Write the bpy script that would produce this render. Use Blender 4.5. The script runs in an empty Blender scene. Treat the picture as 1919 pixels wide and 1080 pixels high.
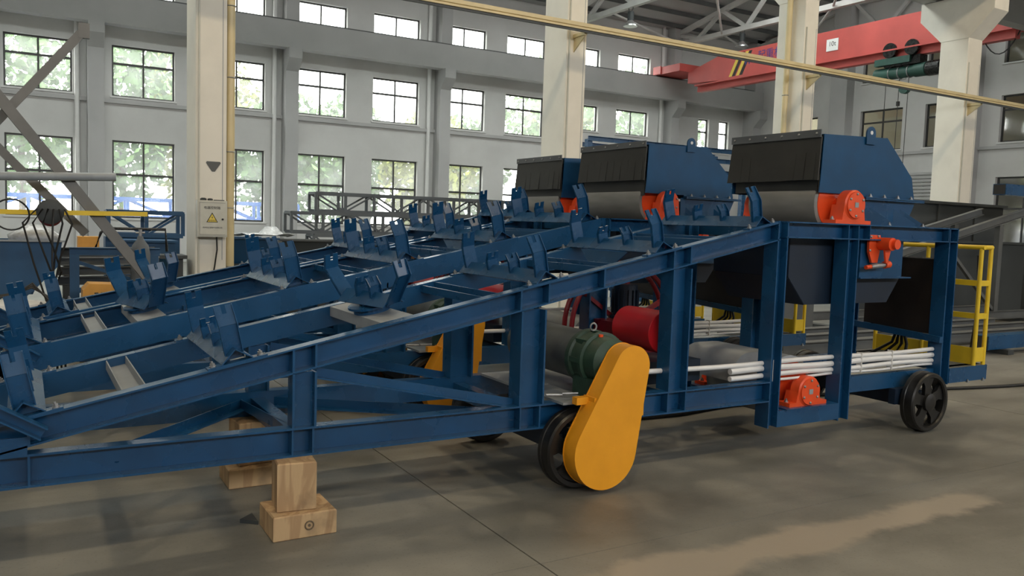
import bpy, math, random
from mathutils import Vector, Matrix
random.seed(7)
names5 = ('leftmost', 'second', 'middle', 'fourth', 'rightmost')
SC = bpy.context.scene
COL = SC.collection
V = Vector

# ------------------------------------------------------------------ camera
FPX, PITCH, YAW, ROLL = 1548.93, 0.07745, 0.53403, 0.032525
def cam_axes():
    cy, sy = math.cos(YAW), math.sin(YAW)
    cp, sp = math.cos(PITCH), math.sin(PITCH)
    cr, sr = math.cos(ROLL), math.sin(ROLL)
    W = Matrix(((cy, 0, sy), (-sy, 0, cy), (0, -1, 0)))
    P = Matrix(((1, 0, 0), (0, cp, -sp), (0, sp, cp)))
    R = Matrix(((cr, -sr, 0), (sr, cr, 0), (0, 0, 1)))
    return R @ P @ W.transposed()
_m = cam_axes()
cam_d = bpy.data.cameras.new('camera')
cam_d.sensor_width = 36.0
cam_d.lens = FPX / 1919.0 * 36.0
cam_d.clip_end = 400
cam = bpy.data.objects.new('camera', cam_d)
COL.objects.link(cam)
rt, dn, fw = _m[0], _m[1], _m[2]
cam.matrix_world = Matrix(((rt[0], -dn[0], -fw[0], 0), (rt[1], -dn[1], -fw[1], 0), (rt[2], -dn[2], -fw[2], 1.65), (0, 0, 0, 1)))
SC.camera = cam

# ------------------------------------------------------------------ world, lights, exposure
SKY = 11.0
world = bpy.data.worlds.new('overcast_sky')
SC.world = world
world.use_nodes = True
bg = world.node_tree.nodes['Background']
bg.inputs['Color'].default_value = (1.0, 0.985, 0.96, 1)
bg.inputs['Strength'].default_value = SKY
SC.view_settings.view_transform = 'Standard'
SC.view_settings.look = 'None'
SC.view_settings.gamma = 1.0
SC.view_settings.use_curve_mapping = False
SC.view_settings.exposure = 0.0
try:
    SC.cycles.use_denoising = True
    SC.cycles.max_bounces = 8
    SC.cycles.diffuse_bounces = 4
    SC.cycles.glossy_bounces = 3
    SC.cycles.transparent_max_bounces = 12
    SC.cycles.caustics_reflective = False
    SC.cycles.caustics_refractive = False
    SC.cycles.sample_clamp_indirect = 6.0
except Exception:
    pass
def portal(name, loc, rot, sx, sy):          # guides sky sampling through a modelled opening
    d = bpy.data.lights.new(name, 'AREA')
    d.shape = 'RECTANGLE'; d.size = sx; d.size_y = sy
    d.cycles.is_portal = True
    o = bpy.data.objects.new(name, d); COL.objects.link(o)
    o.location = loc; o.rotation_euler = rot
    return o
portal('sky_portal_front', (8.6, -16.2, 9.0), (math.radians(90), 0, 0), 45, 2.2)
portal('sky_portal_low', (10.0, 30.1, 2.7), (math.radians(-90), 0, 0), 32, 2.6)
portal('sky_portal_mid', (10.0, 30.1, 6.2), (math.radians(-90), 0, 0), 32, 1.7)
portal('sky_portal_high', (10.0, 30.1, 8.85), (math.radians(-90), 0, 0), 32, 1.1)

# ------------------------------------------------------------------ materials
def mat(name, col, rough=0.5, metal=0.0, var=0.12, scale=6.0, bump=0.0, bscale=40.0, rvar=0.1, dirt=None, dirt_amt=0.35, stretch=(1, 1, 1), spec=0.5):
    m = bpy.data.materials.new(name); m.use_nodes = True
    nt = m.node_tree; N = nt.nodes; L = nt.links
    b = N['Principled BSDF']
    b.inputs['Metallic'].default_value = metal
    b.inputs['Specular IOR Level'].default_value = spec
    tc = N.new('ShaderNodeTexCoord'); mp = N.new('ShaderNodeMapping')
    mp.inputs['Scale'].default_value = stretch
    L.new(tc.outputs['Object'], mp.inputs['Vector'])
    nz = N.new('ShaderNodeTexNoise'); nz.inputs['Scale'].default_value = scale; nz.inputs['Detail'].default_value = 5
    L.new(mp.outputs['Vector'], nz.inputs['Vector'])
    rp = N.new('ShaderNodeValToRGB')
    rp.color_ramp.elements[0].position = 0.3; rp.color_ramp.elements[1].position = 0.7
    c0 = [max(0, c * (1 - var)) for c in col]; c1 = [min(1, c * (1 + var)) for c in col]
    rp.color_ramp.elements[0].color = (*c0, 1); rp.color_ramp.elements[1].color = (*c1, 1)
    L.new(nz.outputs['Fac'], rp.inputs['Fac'])
    out = rp.outputs['Color']
    if dirt:
        n2 = N.new('ShaderNodeTexNoise'); n2.inputs['Scale'].default_value = scale * 0.45; n2.inputs['Detail'].default_value = 8
        n2.inputs['Roughness'].default_value = 0.65
        L.new(mp.outputs['Vector'], n2.inputs['Vector'])
        r2 = N.new('ShaderNodeValToRGB'); r2.color_ramp.elements[0].position = 0.45; r2.color_ramp.elements[1].position = 0.75
        L.new(n2.outputs['Fac'], r2.inputs['Fac'])
        ml = N.new('ShaderNodeMath'); ml.operation = 'MULTIPLY'; ml.inputs[1].default_value = dirt_amt
        L.new(r2.outputs['Color'], ml.inputs[0])
        mx = N.new('ShaderNodeMixRGB'); mx.inputs['Color2'].default_value = (*dirt, 1)
        L.new(ml.outputs[0], mx.inputs['Fac']); L.new(out, mx.inputs['Color1'])
        out = mx.outputs['Color']
    L.new(out, b.inputs['Base Color'])
    mr = N.new('ShaderNodeMapRange')
    mr.inputs['To Min'].default_value = max(0.05, rough - rvar); mr.inputs['To Max'].default_value = min(1, rough + rvar)
    L.new(nz.outputs['Fac'], mr.inputs['Value']); L.new(mr.outputs['Result'], b.inputs['Roughness'])
    if bump:
        nb = N.new('ShaderNodeTexNoise'); nb.inputs['Scale'].default_value = bscale; nb.inputs['Detail'].default_value = 4
        L.new(mp.outputs['Vector'], nb.inputs['Vector'])
        bp = N.new('ShaderNodeBump'); bp.inputs['Strength'].default_value = bump; bp.inputs['Distance'].default_value = 0.01
        L.new(nb.outputs['Fac'], bp.inputs['Height']); L.new(bp.outputs['Normal'], b.inputs['Normal'])
    return m

M = {}
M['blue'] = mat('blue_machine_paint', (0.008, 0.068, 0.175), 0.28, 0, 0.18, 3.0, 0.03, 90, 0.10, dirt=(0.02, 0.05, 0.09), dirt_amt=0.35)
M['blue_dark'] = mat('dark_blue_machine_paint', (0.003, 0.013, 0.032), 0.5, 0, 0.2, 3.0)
M['hop_blue'] = mat('hopper_blue_paint', (0.004, 0.058, 0.150), 0.45, 0, 0.12, 5.0, 0.03, 60, spec=0.3)
M['rubber'] = mat('black_rubber', (0.025, 0.027, 0.026), 0.62, 0, 0.25, 5.0, 0.05, 30)
M['drum'] = mat('grey_drum_rubber', (0.22, 0.225, 0.22), 0.40, 0.1, 0.2, 9.0, 0.03, 80, stretch=(1, 0.2, 1))
M['steel'] = mat('bare_steel', (0.36, 0.37, 0.38), 0.45, 0.8, 0.2, 20)
M['grey_tube'] = mat('grey_motor_tube', (0.10, 0.11, 0.11), 0.4, 0.35, 0.4, 5)
M['orange'] = mat('orange_paint', (0.82, 0.085, 0.018), 0.38, 0, 0.08, 8)
M['yellow'] = mat('yellow_guard_paint', (0.86, 0.37, 0.018), 0.42, 0, 0.05, 6)
M['hyellow'] = mat('handrail_yellow_paint', (0.78, 0.55, 0.03), 0.4, 0, 0.08, 6)
M['red'] = mat('red_paint', (0.55, 0.012, 0.022), 0.38, 0, 0.1, 6)
M['dkred'] = mat('dark_red_paint', (0.20, 0.010, 0.018), 0.3, 0, 0.15, 8)
M['green'] = mat('dark_green_cast_iron', (0.018, 0.05, 0.032), 0.5, 0, 0.3, 14, 0.1, 60)
M['black'] = mat('black_paint', (0.008, 0.008, 0.008), 0.28, 0, 0.4, 12, 0.05, 60)
M['tyre'] = mat('black_wheel_rim', (0.012, 0.012, 0.012), 0.33, 0, 0.3, 10)
M['pvc'] = mat('white_pvc', (0.78, 0.79, 0.80), 0.35, 0, 0.03, 8)
M['panel'] = mat('dark_brushed_panel', (0.035, 0.030, 0.027), 0.35, 0.4, 0.35, 2.5)
M['wood'] = None
M['galv'] = mat('grey_channel_steel', (0.28, 0.31, 0.34), 0.5, 0.0, 0.12, 8)
M['wall'] = mat('white_plaster', (0.62, 0.62, 0.61), 0.9, 0, 0.05, 0.6, 0.04, 12, dirt=(0.42, 0.41, 0.40), dirt_amt=0.45)
M['beamw'] = mat('grey_white_concrete', (0.46, 0.46, 0.46), 0.85, 0, 0.05, 0.8, 0.04, 14, dirt=(0.34, 0.34, 0.34), dirt_amt=0.4)
M['colw'] = mat('column_plaster', (0.78, 0.755, 0.68), 0.6, 0, 0.05, 1.2, 0.04, 14, dirt=(0.45, 0.43, 0.39), dirt_amt=0.35)
M['ceil'] = mat('roof_sheet', (0.45, 0.45, 0.45), 0.8, 0, 0.08, 0.5)
M['truss'] = mat('white_truss_paint', (0.62, 0.62, 0.61), 0.6, 0, 0.08, 2)
M['busbar'] = mat('yellow_white_conductor_rail', (0.62, 0.52, 0.30), 0.35, 0, 0.1, 2)
M['frame'] = mat('dark_window_frame', (0.05, 0.05, 0.05), 0.4, 0.2, 0.1, 3)
M['sill'] = mat('white_reveal', (0.68, 0.68, 0.67), 0.8, 0, 0.04, 2)
M['crane'] = mat('crane_red_paint', (0.52, 0.085, 0.075), 0.5, 0, 0.12, 1.0, dirt=(0.36, 0.07, 0.06), dirt_amt=0.4)
M['hoist'] = mat('hoist_green', (0.02, 0.07, 0.055), 0.5, 0, 0.3, 4)
M['cable'] = mat('black_cable', (0.012, 0.012, 0.012), 0.5, 0, 0.2, 10)
M['boxgrey'] = mat('beige_cabinet_paint', (0.52, 0.52, 0.46), 0.45, 0, 0.06, 8)
M['ink'] = mat('black_ink', (0.02, 0.02, 0.02), 0.6, 0, 0.1, 5)
M['blueink'] = mat('blue_ink', (0.03, 0.04, 0.22), 0.6, 0, 0.2, 3)
M['sign_yellow'] = mat('sign_yellow', (0.75, 0.58, 0.08), 0.5, 0, 0.05, 5)
M['white'] = mat('white_paint', (0.75, 0.75, 0.74), 0.5, 0, 0.04, 4)
M['pgrey'] = mat('grey_primer', (0.10, 0.107, 0.108), 0.6, 0, 0.2, 2.0, dirt=(0.16, 0.15, 0.13), dirt_amt=0.3)
M['dgrey'] = mat('dark_grey_primer', (0.045, 0.052, 0.055), 0.6, 0, 0.25, 1.2)
M['gantry'] = mat('gantry_blue_with_glare', (0.05, 0.17, 0.55), 0.5, 0, 0.1, 2.0)  # blue lightened so the colour holds the washed-out glare
M['paleblue'] = mat('blue_steel_stock', (0.010, 0.065, 0.155), 0.5, 0, 0.2, 3.0)
M['lattice'] = mat('grey_blue_lattice', (0.10, 0.115, 0.13), 0.6, 0, 0.15, 3.0)
M['boomgrey'] = mat('grey_boom_steel', (0.17, 0.17, 0.165), 0.55, 0, 0.15, 3.0)
M['oboxm'] = mat('orange_yellow_case', (0.62, 0.30, 0.05), 0.5, 0, 0.15, 5.0)
M['plastic'] = mat('clear_wrap', (0.55, 0.58, 0.62), 0.25, 0, 0.25, 12.0, 0.5, 25)
M['bark'] = mat('bark', (0.12, 0.09, 0.06), 0.9, 0, 0.3, 8, 0.4, 20)
M['leaf'] = mat('green_leaves', (0.10, 0.20, 0.055), 0.6, 0, 0.4, 1.0)
M['leafy'] = mat('yellow_green_leaves', (0.24, 0.27, 0.05), 0.6, 0, 0.35, 1.0)
M['grass'] = mat('outside_ground', (0.30, 0.30, 0.26), 0.9, 0, 0.2, 0.5)
M['office'] = mat('beige_inner_wall', (0.50, 0.46, 0.36), 0.9, 0, 0.08, 0.5)
M['chrome'] = mat('silver_lamp_shade', (0.6, 0.6, 0.6), 0.3, 0.8, 0.1, 5)

def wood():
    m = bpy.data.materials.new('pine_timber'); m.use_nodes = True
    nt = m.node_tree; N = nt.nodes; L = nt.links; b = N['Principled BSDF']
    tc = N.new('ShaderNodeTexCoord'); mp = N.new('ShaderNodeMapping'); mp.inputs['Scale'].default_value = (4, 4, 0.7)
    L.new(tc.outputs['Object'], mp.inputs['Vector'])
    nz = N.new('ShaderNodeTexNoise'); nz.inputs['Scale'].default_value = 1.6; nz.inputs['Detail'].default_value = 4; nz.inputs['Distortion'].default_value = 1.2
    L.new(mp.outputs['Vector'], nz.inputs['Vector'])
    wv = N.new('ShaderNodeMath'); wv.operation = 'MULTIPLY'; wv.inputs[1].default_value = 22
    L.new(nz.outputs['Fac'], wv.inputs[0])
    sn = N.new('ShaderNodeMath'); sn.operation = 'SINE'; L.new(wv.outputs[0], sn.inputs[0])
    rp = N.new('ShaderNodeValToRGB'); rp.color_ramp.elements[0].color = (0.40, 0.26, 0.14, 1); rp.color_ramp.elements[1].color = (0.52, 0.36, 0.20, 1)
    rp.color_ramp.elements[0].position = 0.0; rp.color_ramp.elements[1].position = 0.55
    mr = N.new('ShaderNodeMapRange'); mr.inputs['From Min'].default_value = -1
    L.new(sn.outputs[0], mr.inputs['Value']); L.new(mr.outputs['Result'], rp.inputs['Fac'])
    n2 = N.new('ShaderNodeTexNoise'); n2.inputs['Scale'].default_value = 5; n2.inputs['Detail'].default_value = 6
    L.new(tc.outputs['Object'], n2.inputs['Vector'])
    r2 = N.new('ShaderNodeValToRGB'); r2.color_ramp.elements[0].position = 0.55; r2.color_ramp.elements[1].position = 0.72
    L.new(n2.outputs['Fac'], r2.inputs['Fac'])
    ml = N.new('ShaderNodeMath'); ml.operation = 'MULTIPLY'; ml.inputs[1].default_value = 0.5; L.new(r2.outputs['Color'], ml.inputs[0])
    mx = N.new('ShaderNodeMixRGB'); mx.inputs['Color2'].default_value = (0.10, 0.075, 0.05, 1)
    L.new(ml.outputs[0], mx.inputs['Fac']); L.new(rp.outputs['Color'], mx.inputs['Color1'])
    L.new(mx.outputs['Color'], b.inputs['Base Color']); b.inputs['Roughness'].default_value = 0.8
    bp = N.new('ShaderNodeBump'); bp.inputs['Strength'].default_value = 0.25; bp.inputs['Distance'].default_value = 0.004
    L.new(mr.outputs['Result'], bp.inputs['Height']); L.new(bp.outputs['Normal'], b.inputs['Normal'])
    return m
M['wood'] = wood()

def floor_mat():
    m = bpy.data.materials.new('worn_concrete'); m.use_nodes = True
    nt = m.node_tree; N = nt.nodes; L = nt.links; b = N['Principled BSDF']
    geo = N.new('ShaderNodeNewGeometry')
    def noise(sc, det=6, dist=0.0, stretch=(1, 1, 1), rough=0.6):
        mp = N.new('ShaderNodeMapping'); mp.inputs['Scale'].default_value = stretch
        L.new(geo.outputs['Position'], mp.inputs['Vector'])
        n = N.new('ShaderNodeTexNoise'); n.inputs['Scale'].default_value = sc; n.inputs['Detail'].default_value = det
        n.inputs['Distortion'].default_value = dist; n.inputs['Roughness'].default_value = rough
        L.new(mp.outputs['Vector'], n.inputs['Vector']); return n
    def ramp(src, p0, p1, c0=(0, 0, 0, 1), c1=(1, 1, 1, 1)):
        r = N.new('ShaderNodeValToRGB'); r.color_ramp.elements[0].position = p0; r.color_ramp.elements[1].position = p1
        r.color_ramp.elements[0].color = c0; r.color_ramp.elements[1].color = c1
        L.new(src, r.inputs['Fac']); return r
    def mix(fac, a, c2, amt=1.0):
        ml = N.new('ShaderNodeMath'); ml.operation = 'MULTIPLY'; ml.inputs[1].default_value = amt
        L.new(fac, ml.inputs[0])
        x = N.new('ShaderNodeMixRGB'); x.inputs['Color2'].default_value = c2
        L.new(ml.outputs[0], x.inputs['Fac']); L.new(a, x.inputs['Color1']); return x.outputs['Color']
    n1 = noise(0.9, 8)
    base = ramp(n1.outputs['Fac'], 0.3, 0.72, (0.133, 0.132, 0.118, 1), (0.285, 0.282, 0.254, 1)).outputs['Color']
    n2 = noise(0.5, 6, 0.4, (0.5, 2.4, 1))
    base = mix(ramp(n2.outputs['Fac'], 0.5, 0.72).outputs['Color'], base, (0.085, 0.081, 0.072, 1), 0.75)
    n3 = noise(14, 5)
    base = mix(ramp(n3.outputs['Fac'], 0.55, 0.8).outputs['Color'], base, (0.24, 0.225, 0.20, 1), 0.35)
    n5 = noise(60, 3)
    base = mix(ramp(n5.outputs['Fac'], 0.58, 0.75).outputs['Color'], base, (0.05, 0.047, 0.042, 1), 0.4)
    # pale strip along the slab with noise-broken edges
    sx = N.new('ShaderNodeSeparateXYZ'); L.new(geo.outputs['Position'], sx.inputs[0])
    nw = noise(1.3, 6)
    def aff(a, bb, c, k):     # k*(a*x + b*y + c)
        m1 = N.new('ShaderNodeMath'); m1.operation = 'MULTIPLY_ADD'; m1.inputs[1].default_value = a; m1.inputs[2].default_value = c
        L.new(sx.outputs['X'], m1.inputs[0])
        m2 = N.new('ShaderNodeMath'); m2.operation = 'MULTIPLY_ADD'; m2.inputs[1].default_value = bb
        L.new(sx.outputs['Y'], m2.inputs[0]); L.new(m1.outputs[0], m2.inputs[2])
        m3 = N.new('ShaderNodeMath'); m3.operation = 'MULTIPLY_ADD'; m3.inputs[1].default_value = 0.55; 
        L.new(nw.outputs['Fac'], m3.inputs[0]); L.new(m2.outputs[0], m3.inputs[2])
        m4 = N.new('ShaderNodeMath'); m4.operation = 'MULTIPLY'; m4.inputs[1].default_value = k; m4.use_clamp = True
        L.new(m3.outputs[0], m4.inputs[0]); return m4.outputs[0]
    STRIP = dict(y0=STRIP_Y[0], y1=STRIP_Y[1], x1=STRIP_X)
    e1 = aff(0, 1, -STRIP['y0'] - 0.28, 14); e2 = aff(0, -1, STRIP['y1'] - 0.28, 14); e3 = aff(-1, 0, STRIP['x1'] - 0.28, 8)
    p1 = N.new('ShaderNodeMath'); p1.operation = 'MULTIPLY'; L.new(e1, p1.inputs[0]); L.new(e2, p1.inputs[1])
    p2 = N.new('ShaderNodeMath'); p2.operation = 'MULTIPLY'; L.new(p1.outputs[0], p2.inputs[0]); L.new(e3, p2.inputs[1])
    base = mix(p2.outputs[0], base, (0.37, 0.325, 0.265, 1), 0.85)
    L.new(base, b.inputs['Base Color'])
    mr = N.new('ShaderNodeMapRange'); mr.inputs['To Min'].default_value = 0.34; mr.inputs['To Max'].default_value = 0.66
    L.new(n1.outputs['Fac'], mr.inputs['Value']); L.new(mr.outputs['Result'], b.inputs['Roughness'])
    bp = N.new('ShaderNodeBump'); bp.inputs['Strength'].default_value = 0.12; bp.inputs['Distance'].default_value = 0.01
    L.new(n3.outputs['Fac'], bp.inputs['Height']); L.new(bp.outputs['Normal'], b.inputs['Normal'])
    return m
STRIP_Y = (2.72, 3.10); STRIP_X = 5.35
M['floor'] = floor_mat()

def glass_mat(name, tint, gloss=0.08, haze=0.0):
    m = bpy.data.materials.new(name); m.use_nodes = True
    nt = m.node_tree; N = nt.nodes; L = nt.links
    for n in list(N):
        if n.type != 'OUTPUT_MATERIAL': N.remove(n)
    out = [n for n in N if n.type == 'OUTPUT_MATERIAL'][0]
    tr = N.new('ShaderNodeBsdfTransparent'); tr.inputs['Color'].default_value = (*tint, 1)
    gl = N.new('ShaderNodeBsdfGlossy'); gl.inputs['Roughness'].default_value = 0.05
    mx = N.new('ShaderNodeMixShader'); mx.inputs['Fac'].default_value = gloss
    L.new(tr.outputs[0], mx.inputs[1]); L.new(gl.outputs[0], mx.inputs[2])
    last = mx
    if haze:
        df = N.new('ShaderNodeBsdfTranslucent'); df.inputs['Color'].default_value = (0.9, 0.93, 0.95, 1)
        nz = N.new('ShaderNodeTexNoise'); nz.inputs['Scale'].default_value = 0.7
        tc = N.new('ShaderNodeTexCoord'); L.new(tc.outputs['Object'], nz.inputs['Vector'])
        ml = N.new('ShaderNodeMath'); ml.operation = 'MULTIPLY'; ml.inputs[1].default_value = haze
        L.new(nz.outputs['Fac'], ml.inputs[0])
        m2 = N.new('ShaderNodeMixShader'); L.new(ml.outputs[0], m2.inputs['Fac'])
        L.new(mx.outputs[0], m2.inputs[1]); L.new(df.outputs[0], m2.inputs[2]); last = m2
    L.new(last.outputs[0], out.inputs['Surface'])
    return m
M['glass'] = glass_mat('window_glass', (0.90, 0.94, 0.92), 0.06, 0.34)
M['iglass'] = glass_mat('office_window_glass', (0.85, 0.88, 0.84), 0.16)

# ------------------------------------------------------------------ mesh helpers
class MB:
    def __init__(s): s.v = []; s.f = []
    def add(s, vs, fs):
        n = len(s.v); s.v += [tuple(v) for v in vs]; s.f += [tuple(i + n for i in f) for f in fs]; return s
    def box(s, x0, x1, y0, y1, z0, z1):
        return s.add([(x0, y0, z0), (x1, y0, z0), (x1, y1, z0), (x0, y1, z0), (x0, y0, z1), (x1, y0, z1), (x1, y1, z1), (x0, y1, z1)],
                     [(0, 3, 2, 1), (4, 5, 6, 7), (0, 1, 5, 4), (1, 2, 6, 5), (2, 3, 7, 6), (3, 0, 4, 7)])
    def prism(s, poly, vec):
        n = len(poly); vec = V(vec); a = [V(p) for p in poly]
        nrm = V((0, 0, 0))
        for i in range(n): nrm += a[i].cross(a[(i + 1) % n])
        if nrm.dot(vec) > 0: a.reverse()
        fs = [tuple(range(n)), tuple(range(2 * n - 1, n - 1, -1))]
        for i in range(n):
            j = (i + 1) % n; fs.append((i, i + n, j + n, j))
        return s.add(a + [p + vec for p in a], fs)
    def beam(s, p0, p1, prof, up=(0, 0, 1)):
        p0 = V(p0); d = (V(p1) - p0); ln = d.normalized(); u = V(up).cross(ln).normalized(); v = ln.cross(u)
        return s.prism([p0 + u * a + v * b for a, b in prof], d)
    def bar(s, p0, p1, w, h, up=(0, 0, 1)):
        return s.beam(p0, p1, [(-w / 2, -h / 2), (w / 2, -h / 2), (w / 2, h / 2), (-w / 2, h / 2)], up)
    def cyl(s, p0, p1, r, n=20, r1=None):
        p0 = V(p0); p1 = V(p1); d = (p1 - p0).normalized(); r1 = r if r1 is None else r1
        a = V((0, 0, 1)) if abs(d.z) < 0.9 else V((1, 0, 0)); u = a.cross(d).normalized(); w = d.cross(u)
        vs = []
        for p, q in ((p0, r), (p1, r1)):
            for i in range(n):
                t = 2 * math.pi * i / n; vs.append(p + (u * math.cos(t) + w * math.sin(t)) * q)
        fs = [tuple(range(n - 1, -1, -1)), tuple(range(n, 2 * n))] + [(i, (i + 1) % n, (i + 1) % n + n, i + n) for i in range(n)]
        return s.add(vs, fs)
    def tube(s, pts, r, n=8):
        pts = [V(p) for p in pts]; rings = []
        for i, p in enumerate(pts):
            d = (pts[min(i + 1, len(pts) - 1)] - pts[max(i - 1, 0)]).normalized()
            a = V((0, 0, 1)) if abs(d.z) < 0.95 else V((1, 0, 0)); u = a.cross(d).normalized(); w = d.cross(u)
            rings.append([p + (u * math.cos(2 * math.pi * k / n) + w * math.sin(2 * math.pi * k / n)) * r for k in range(n)])
        vs = [q for rg in rings for q in rg]; fs = []
        for i in range(len(pts) - 1):
            for k in range(n):
                k2 = (k + 1) % n; fs.append((i * n + k, i * n + k2, (i + 1) * n + k2, (i + 1) * n + k))
        fs.append(tuple(range(n - 1, -1, -1))); fs.append(tuple(range((len(pts) - 1) * n, len(pts) * n)))
        return s.add(vs, fs)
    def torus(s, c, axis, R, r, n=40, m=10, a0=0.0, a1=2 * math.pi):
        c = V(c); ax = V(axis).normalized(); a = V((0, 0, 1)) if abs(ax.z) < 0.9 else V((1, 0, 0))
        u = a.cross(ax).normalized(); w = ax.cross(u)
        full = abs(a1 - a0 - 2 * math.pi) < 1e-6; k = n if full else n + 1; vs = []
        for i in range(k):
            t = a0 + (a1 - a0) * i / n; rd = u * math.cos(t) + w * math.sin(t)
            for j in range(m):
                q = 2 * math.pi * j / m; vs.append(c + rd * (R + r * math.cos(q)) + ax * r * math.sin(q))
        fs = []
        for i in range(n):
            i2 = (i + 1) % k
            for j in range(m):
                j2 = (j + 1) % m; fs.append((i * m + j, i2 * m + j, i2 * m + j2, i * m + j2))
        return s.add(vs, fs)
    def lathe(s, c, axis, prof, n=28, cap=True):      # prof: (along, radius)
        c = V(c); ax = V(axis).normalized(); a = V((0, 0, 1)) if abs(ax.z) < 0.9 else V((1, 0, 0))
        u = a.cross(ax).normalized(); w = ax.cross(u); vs = []
        for h, r in prof:
            for i in range(n):
                t = 2 * math.pi * i / n; vs.append(c + ax * h + (u * math.cos(t) + w * math.sin(t)) * r)
        fs = []
        for k in range(len(prof) - 1):
            for i in range(n):
                j = (i + 1) % n; fs.append((k * n + i, k * n + j, (k + 1) * n + j, (k + 1) * n + i))
        if cap: fs.append(tuple(range(n - 1, -1, -1))); fs.append(tuple(range((len(prof) - 1) * n, len(prof) * n)))
        return s.add(vs, fs)
    def plate(s, pts, t):                   # planar polygon thickened by t along its normal, centred
        a = [V(p) for p in pts]; nrm = V((0, 0, 0))
        for i in range(len(a)): nrm += a[i].cross(a[(i + 1) % len(a)])
        nrm.normalize(); return s.prism([p - nrm * t / 2 for p in a], nrm * t)
    def mesh(s, name, m, smooth=None):
        me = bpy.data.meshes.new(name); me.from_pydata(s.v, [], s.f); me.update()
        me.materials.append(m if not isinstance(m, str) else M[m])
        if smooth:
            for p in me.polygons: p.use_smooth = True
            me.set_sharp_from_angle(angle=math.radians(smooth))
        return me

def link(name, me, parent=None, loc=None):
    o = bpy.data.objects.new(name, me); COL.objects.link(o)
    if parent is not None: o.parent = parent
    if loc is not None: o.location = loc
    return o
def obj(name, mb, m, parent=None, smooth=35):
    return link(name, mb.mesh(name, m, smooth), parent)
def empty(name, loc=(0, 0, 0), parent=None):
    o = bpy.data.objects.new(name, None); o.empty_display_size = 0.1; COL.objects.link(o); o.location = loc
    if parent is not None: o.parent = parent
    return o
def tag(o, label, cat, group=None, kind=None):
    o['label'] = label; o['category'] = cat
    if group: o['group'] = group
    if kind: o['kind'] = kind
    return o
def struct(o, label=None, cat=None):
    o['kind'] = 'structure'
    if label: o['label'] = label
    if cat: o['category'] = cat
    return o
def chan(h, b, t, op):        # channel, web vertical, flanges toward op (+1/-1) along u ; u in 0..b
    p = [(0, 0), (b, 0), (b, h), (0, h), (0, h - t), (b - t, h - t), (b - t, t), (0, t)]
    return p if op < 0 else [(b - a, c) for a, c in reversed(p)]
def ibeam(h, b, tf, tw):      # flanges top/bottom, u in 0..b, v in 0..h
    a, c = (b - tw) / 2, (b + tw) / 2
    return [(0, 0), (b, 0), (b, tf), (c, tf), (c, h - tf), (b, h - tf), (b, h), (0, h), (0, h - tf), (a, h - tf), (a, tf), (0, tf)]
def hsec(a, b, tf, tw):       # flanges at u=0 and u=a, full v 0..b
    c, d = (b - tw) / 2, (b + tw) / 2
    return [(0, 0), (tf, 0), (tf, c), (a - tf, c), (a - tf, 0), (a, 0), (a, b), (a - tf, b), (a - tf, d), (tf, d), (tf, b), (0, b)]
def uchan(w, h, t):           # flanges up, centred on u
    return [(-w / 2, 0), (w / 2, 0), (w / 2, h), (w / 2 - t, h), (w / 2 - t, t), (-w / 2 + t, t), (-w / 2 + t, h), (-w / 2, h)]
def text_mesh(name, body, size, m):
    c = bpy.data.curves.new(name + '_curve', 'FONT'); c.body = body; c.size = size; c.align_x = 'CENTER'; c.align_y = 'CENTER'; c.extrude = 0.0008
    t = bpy.data.objects.new(name + '_tmp', c); COL.objects.link(t)
    dg = bpy.context.evaluated_depsgraph_get(); dg.update()
    me = bpy.data.meshes.new_from_object(t.evaluated_get(dg)); me.name = name
    bpy.data.objects.remove(t); bpy.data.curves.remove(c)
    me.materials.clear(); me.materials.append(M[m]); return me

# ------------------------------------------------------------------ setting: floor
fl = struct(obj('floor', MB().box(-14, 31.5, -16, 30.5, -0.30, -0.012), 'floor'))
xs = [-14, -9.85, -3.85, 2.15, 8.15, 14.15, 20.15, 26.15, 31.5]; ys = [-16, -9.2, -3.2, 3.28, 8.83, 14.83, 20.83, 26.83, 30.5]
for i in range(len(xs) - 1):
    for j in range(len(ys) - 1):
        g = 0.004
        obj('floor_slab', MB().box(xs[i] + g, xs[i + 1] - g, ys[j] + 0.0018, ys[j + 1] - 0.0018, -0.05, 0.0), 'floor', fl)
struct(obj('outside_ground', MB().box(-60, 120, -60, 120, -0.5, -0.31), 'grass'))

# ------------------------------------------------------------------ setting: back wall with windows
YW = 30.0
WX = [(-3.5, -1.6), (-0.5, 1.36), (2.49, 4.39), (5.47, 7.37), (8.44, 10.34), (11.38, 13.27), (14.28, 16.18), (17.15, 19.03), (20.0, 21.86), (22.86, 24.7)]
wins = []
for i, (a, b) in enumerate(WX):
    wins.append((a, b, 1.43, 3.95, 2.85, 2)); 
    wins.append((a, b, 5.36, 7.0, 6.42, 2) if i < 8 else (a, b, 5.83, 6.93, None, 2))
    wins.append((a, b, 8.3, 9.38, None, 2))
wins += [(27.77, 28.47, 5.4, 6.95, 6.35, 1), (29.12, 29.78, 5.4, 6.95, 6.35, 1), (27.5, 28.9, 8.3, 9.3, None, 2)]
def wall_cells(mb, a0, a1, z0, z1, holes, put):
    A = sorted(set([a0, a1] + [h[0] for h in holes] + [h[1] for h in holes])); Z = sorted(set([z0, z1] + [h[2] for h in holes] + [h[3] for h in holes]))
    for i in range(len(A) - 1):
        run = None
        for k in range(len(Z) - 1):
            ca, cz = (A[i] + A[i + 1]) / 2, (Z[k] + Z[k + 1]) / 2
            hole = any(h[0] < ca < h[1] and h[2] < cz < h[3] for h in holes)
            if not hole:
                run = (Z[k], Z[k + 1]) if run is None else (run[0], Z[k + 1])
            if hole or k == len(Z) - 2:
                if run: put(mb, A[i], A[i + 1], run[0], run[1])
                run = None
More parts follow.
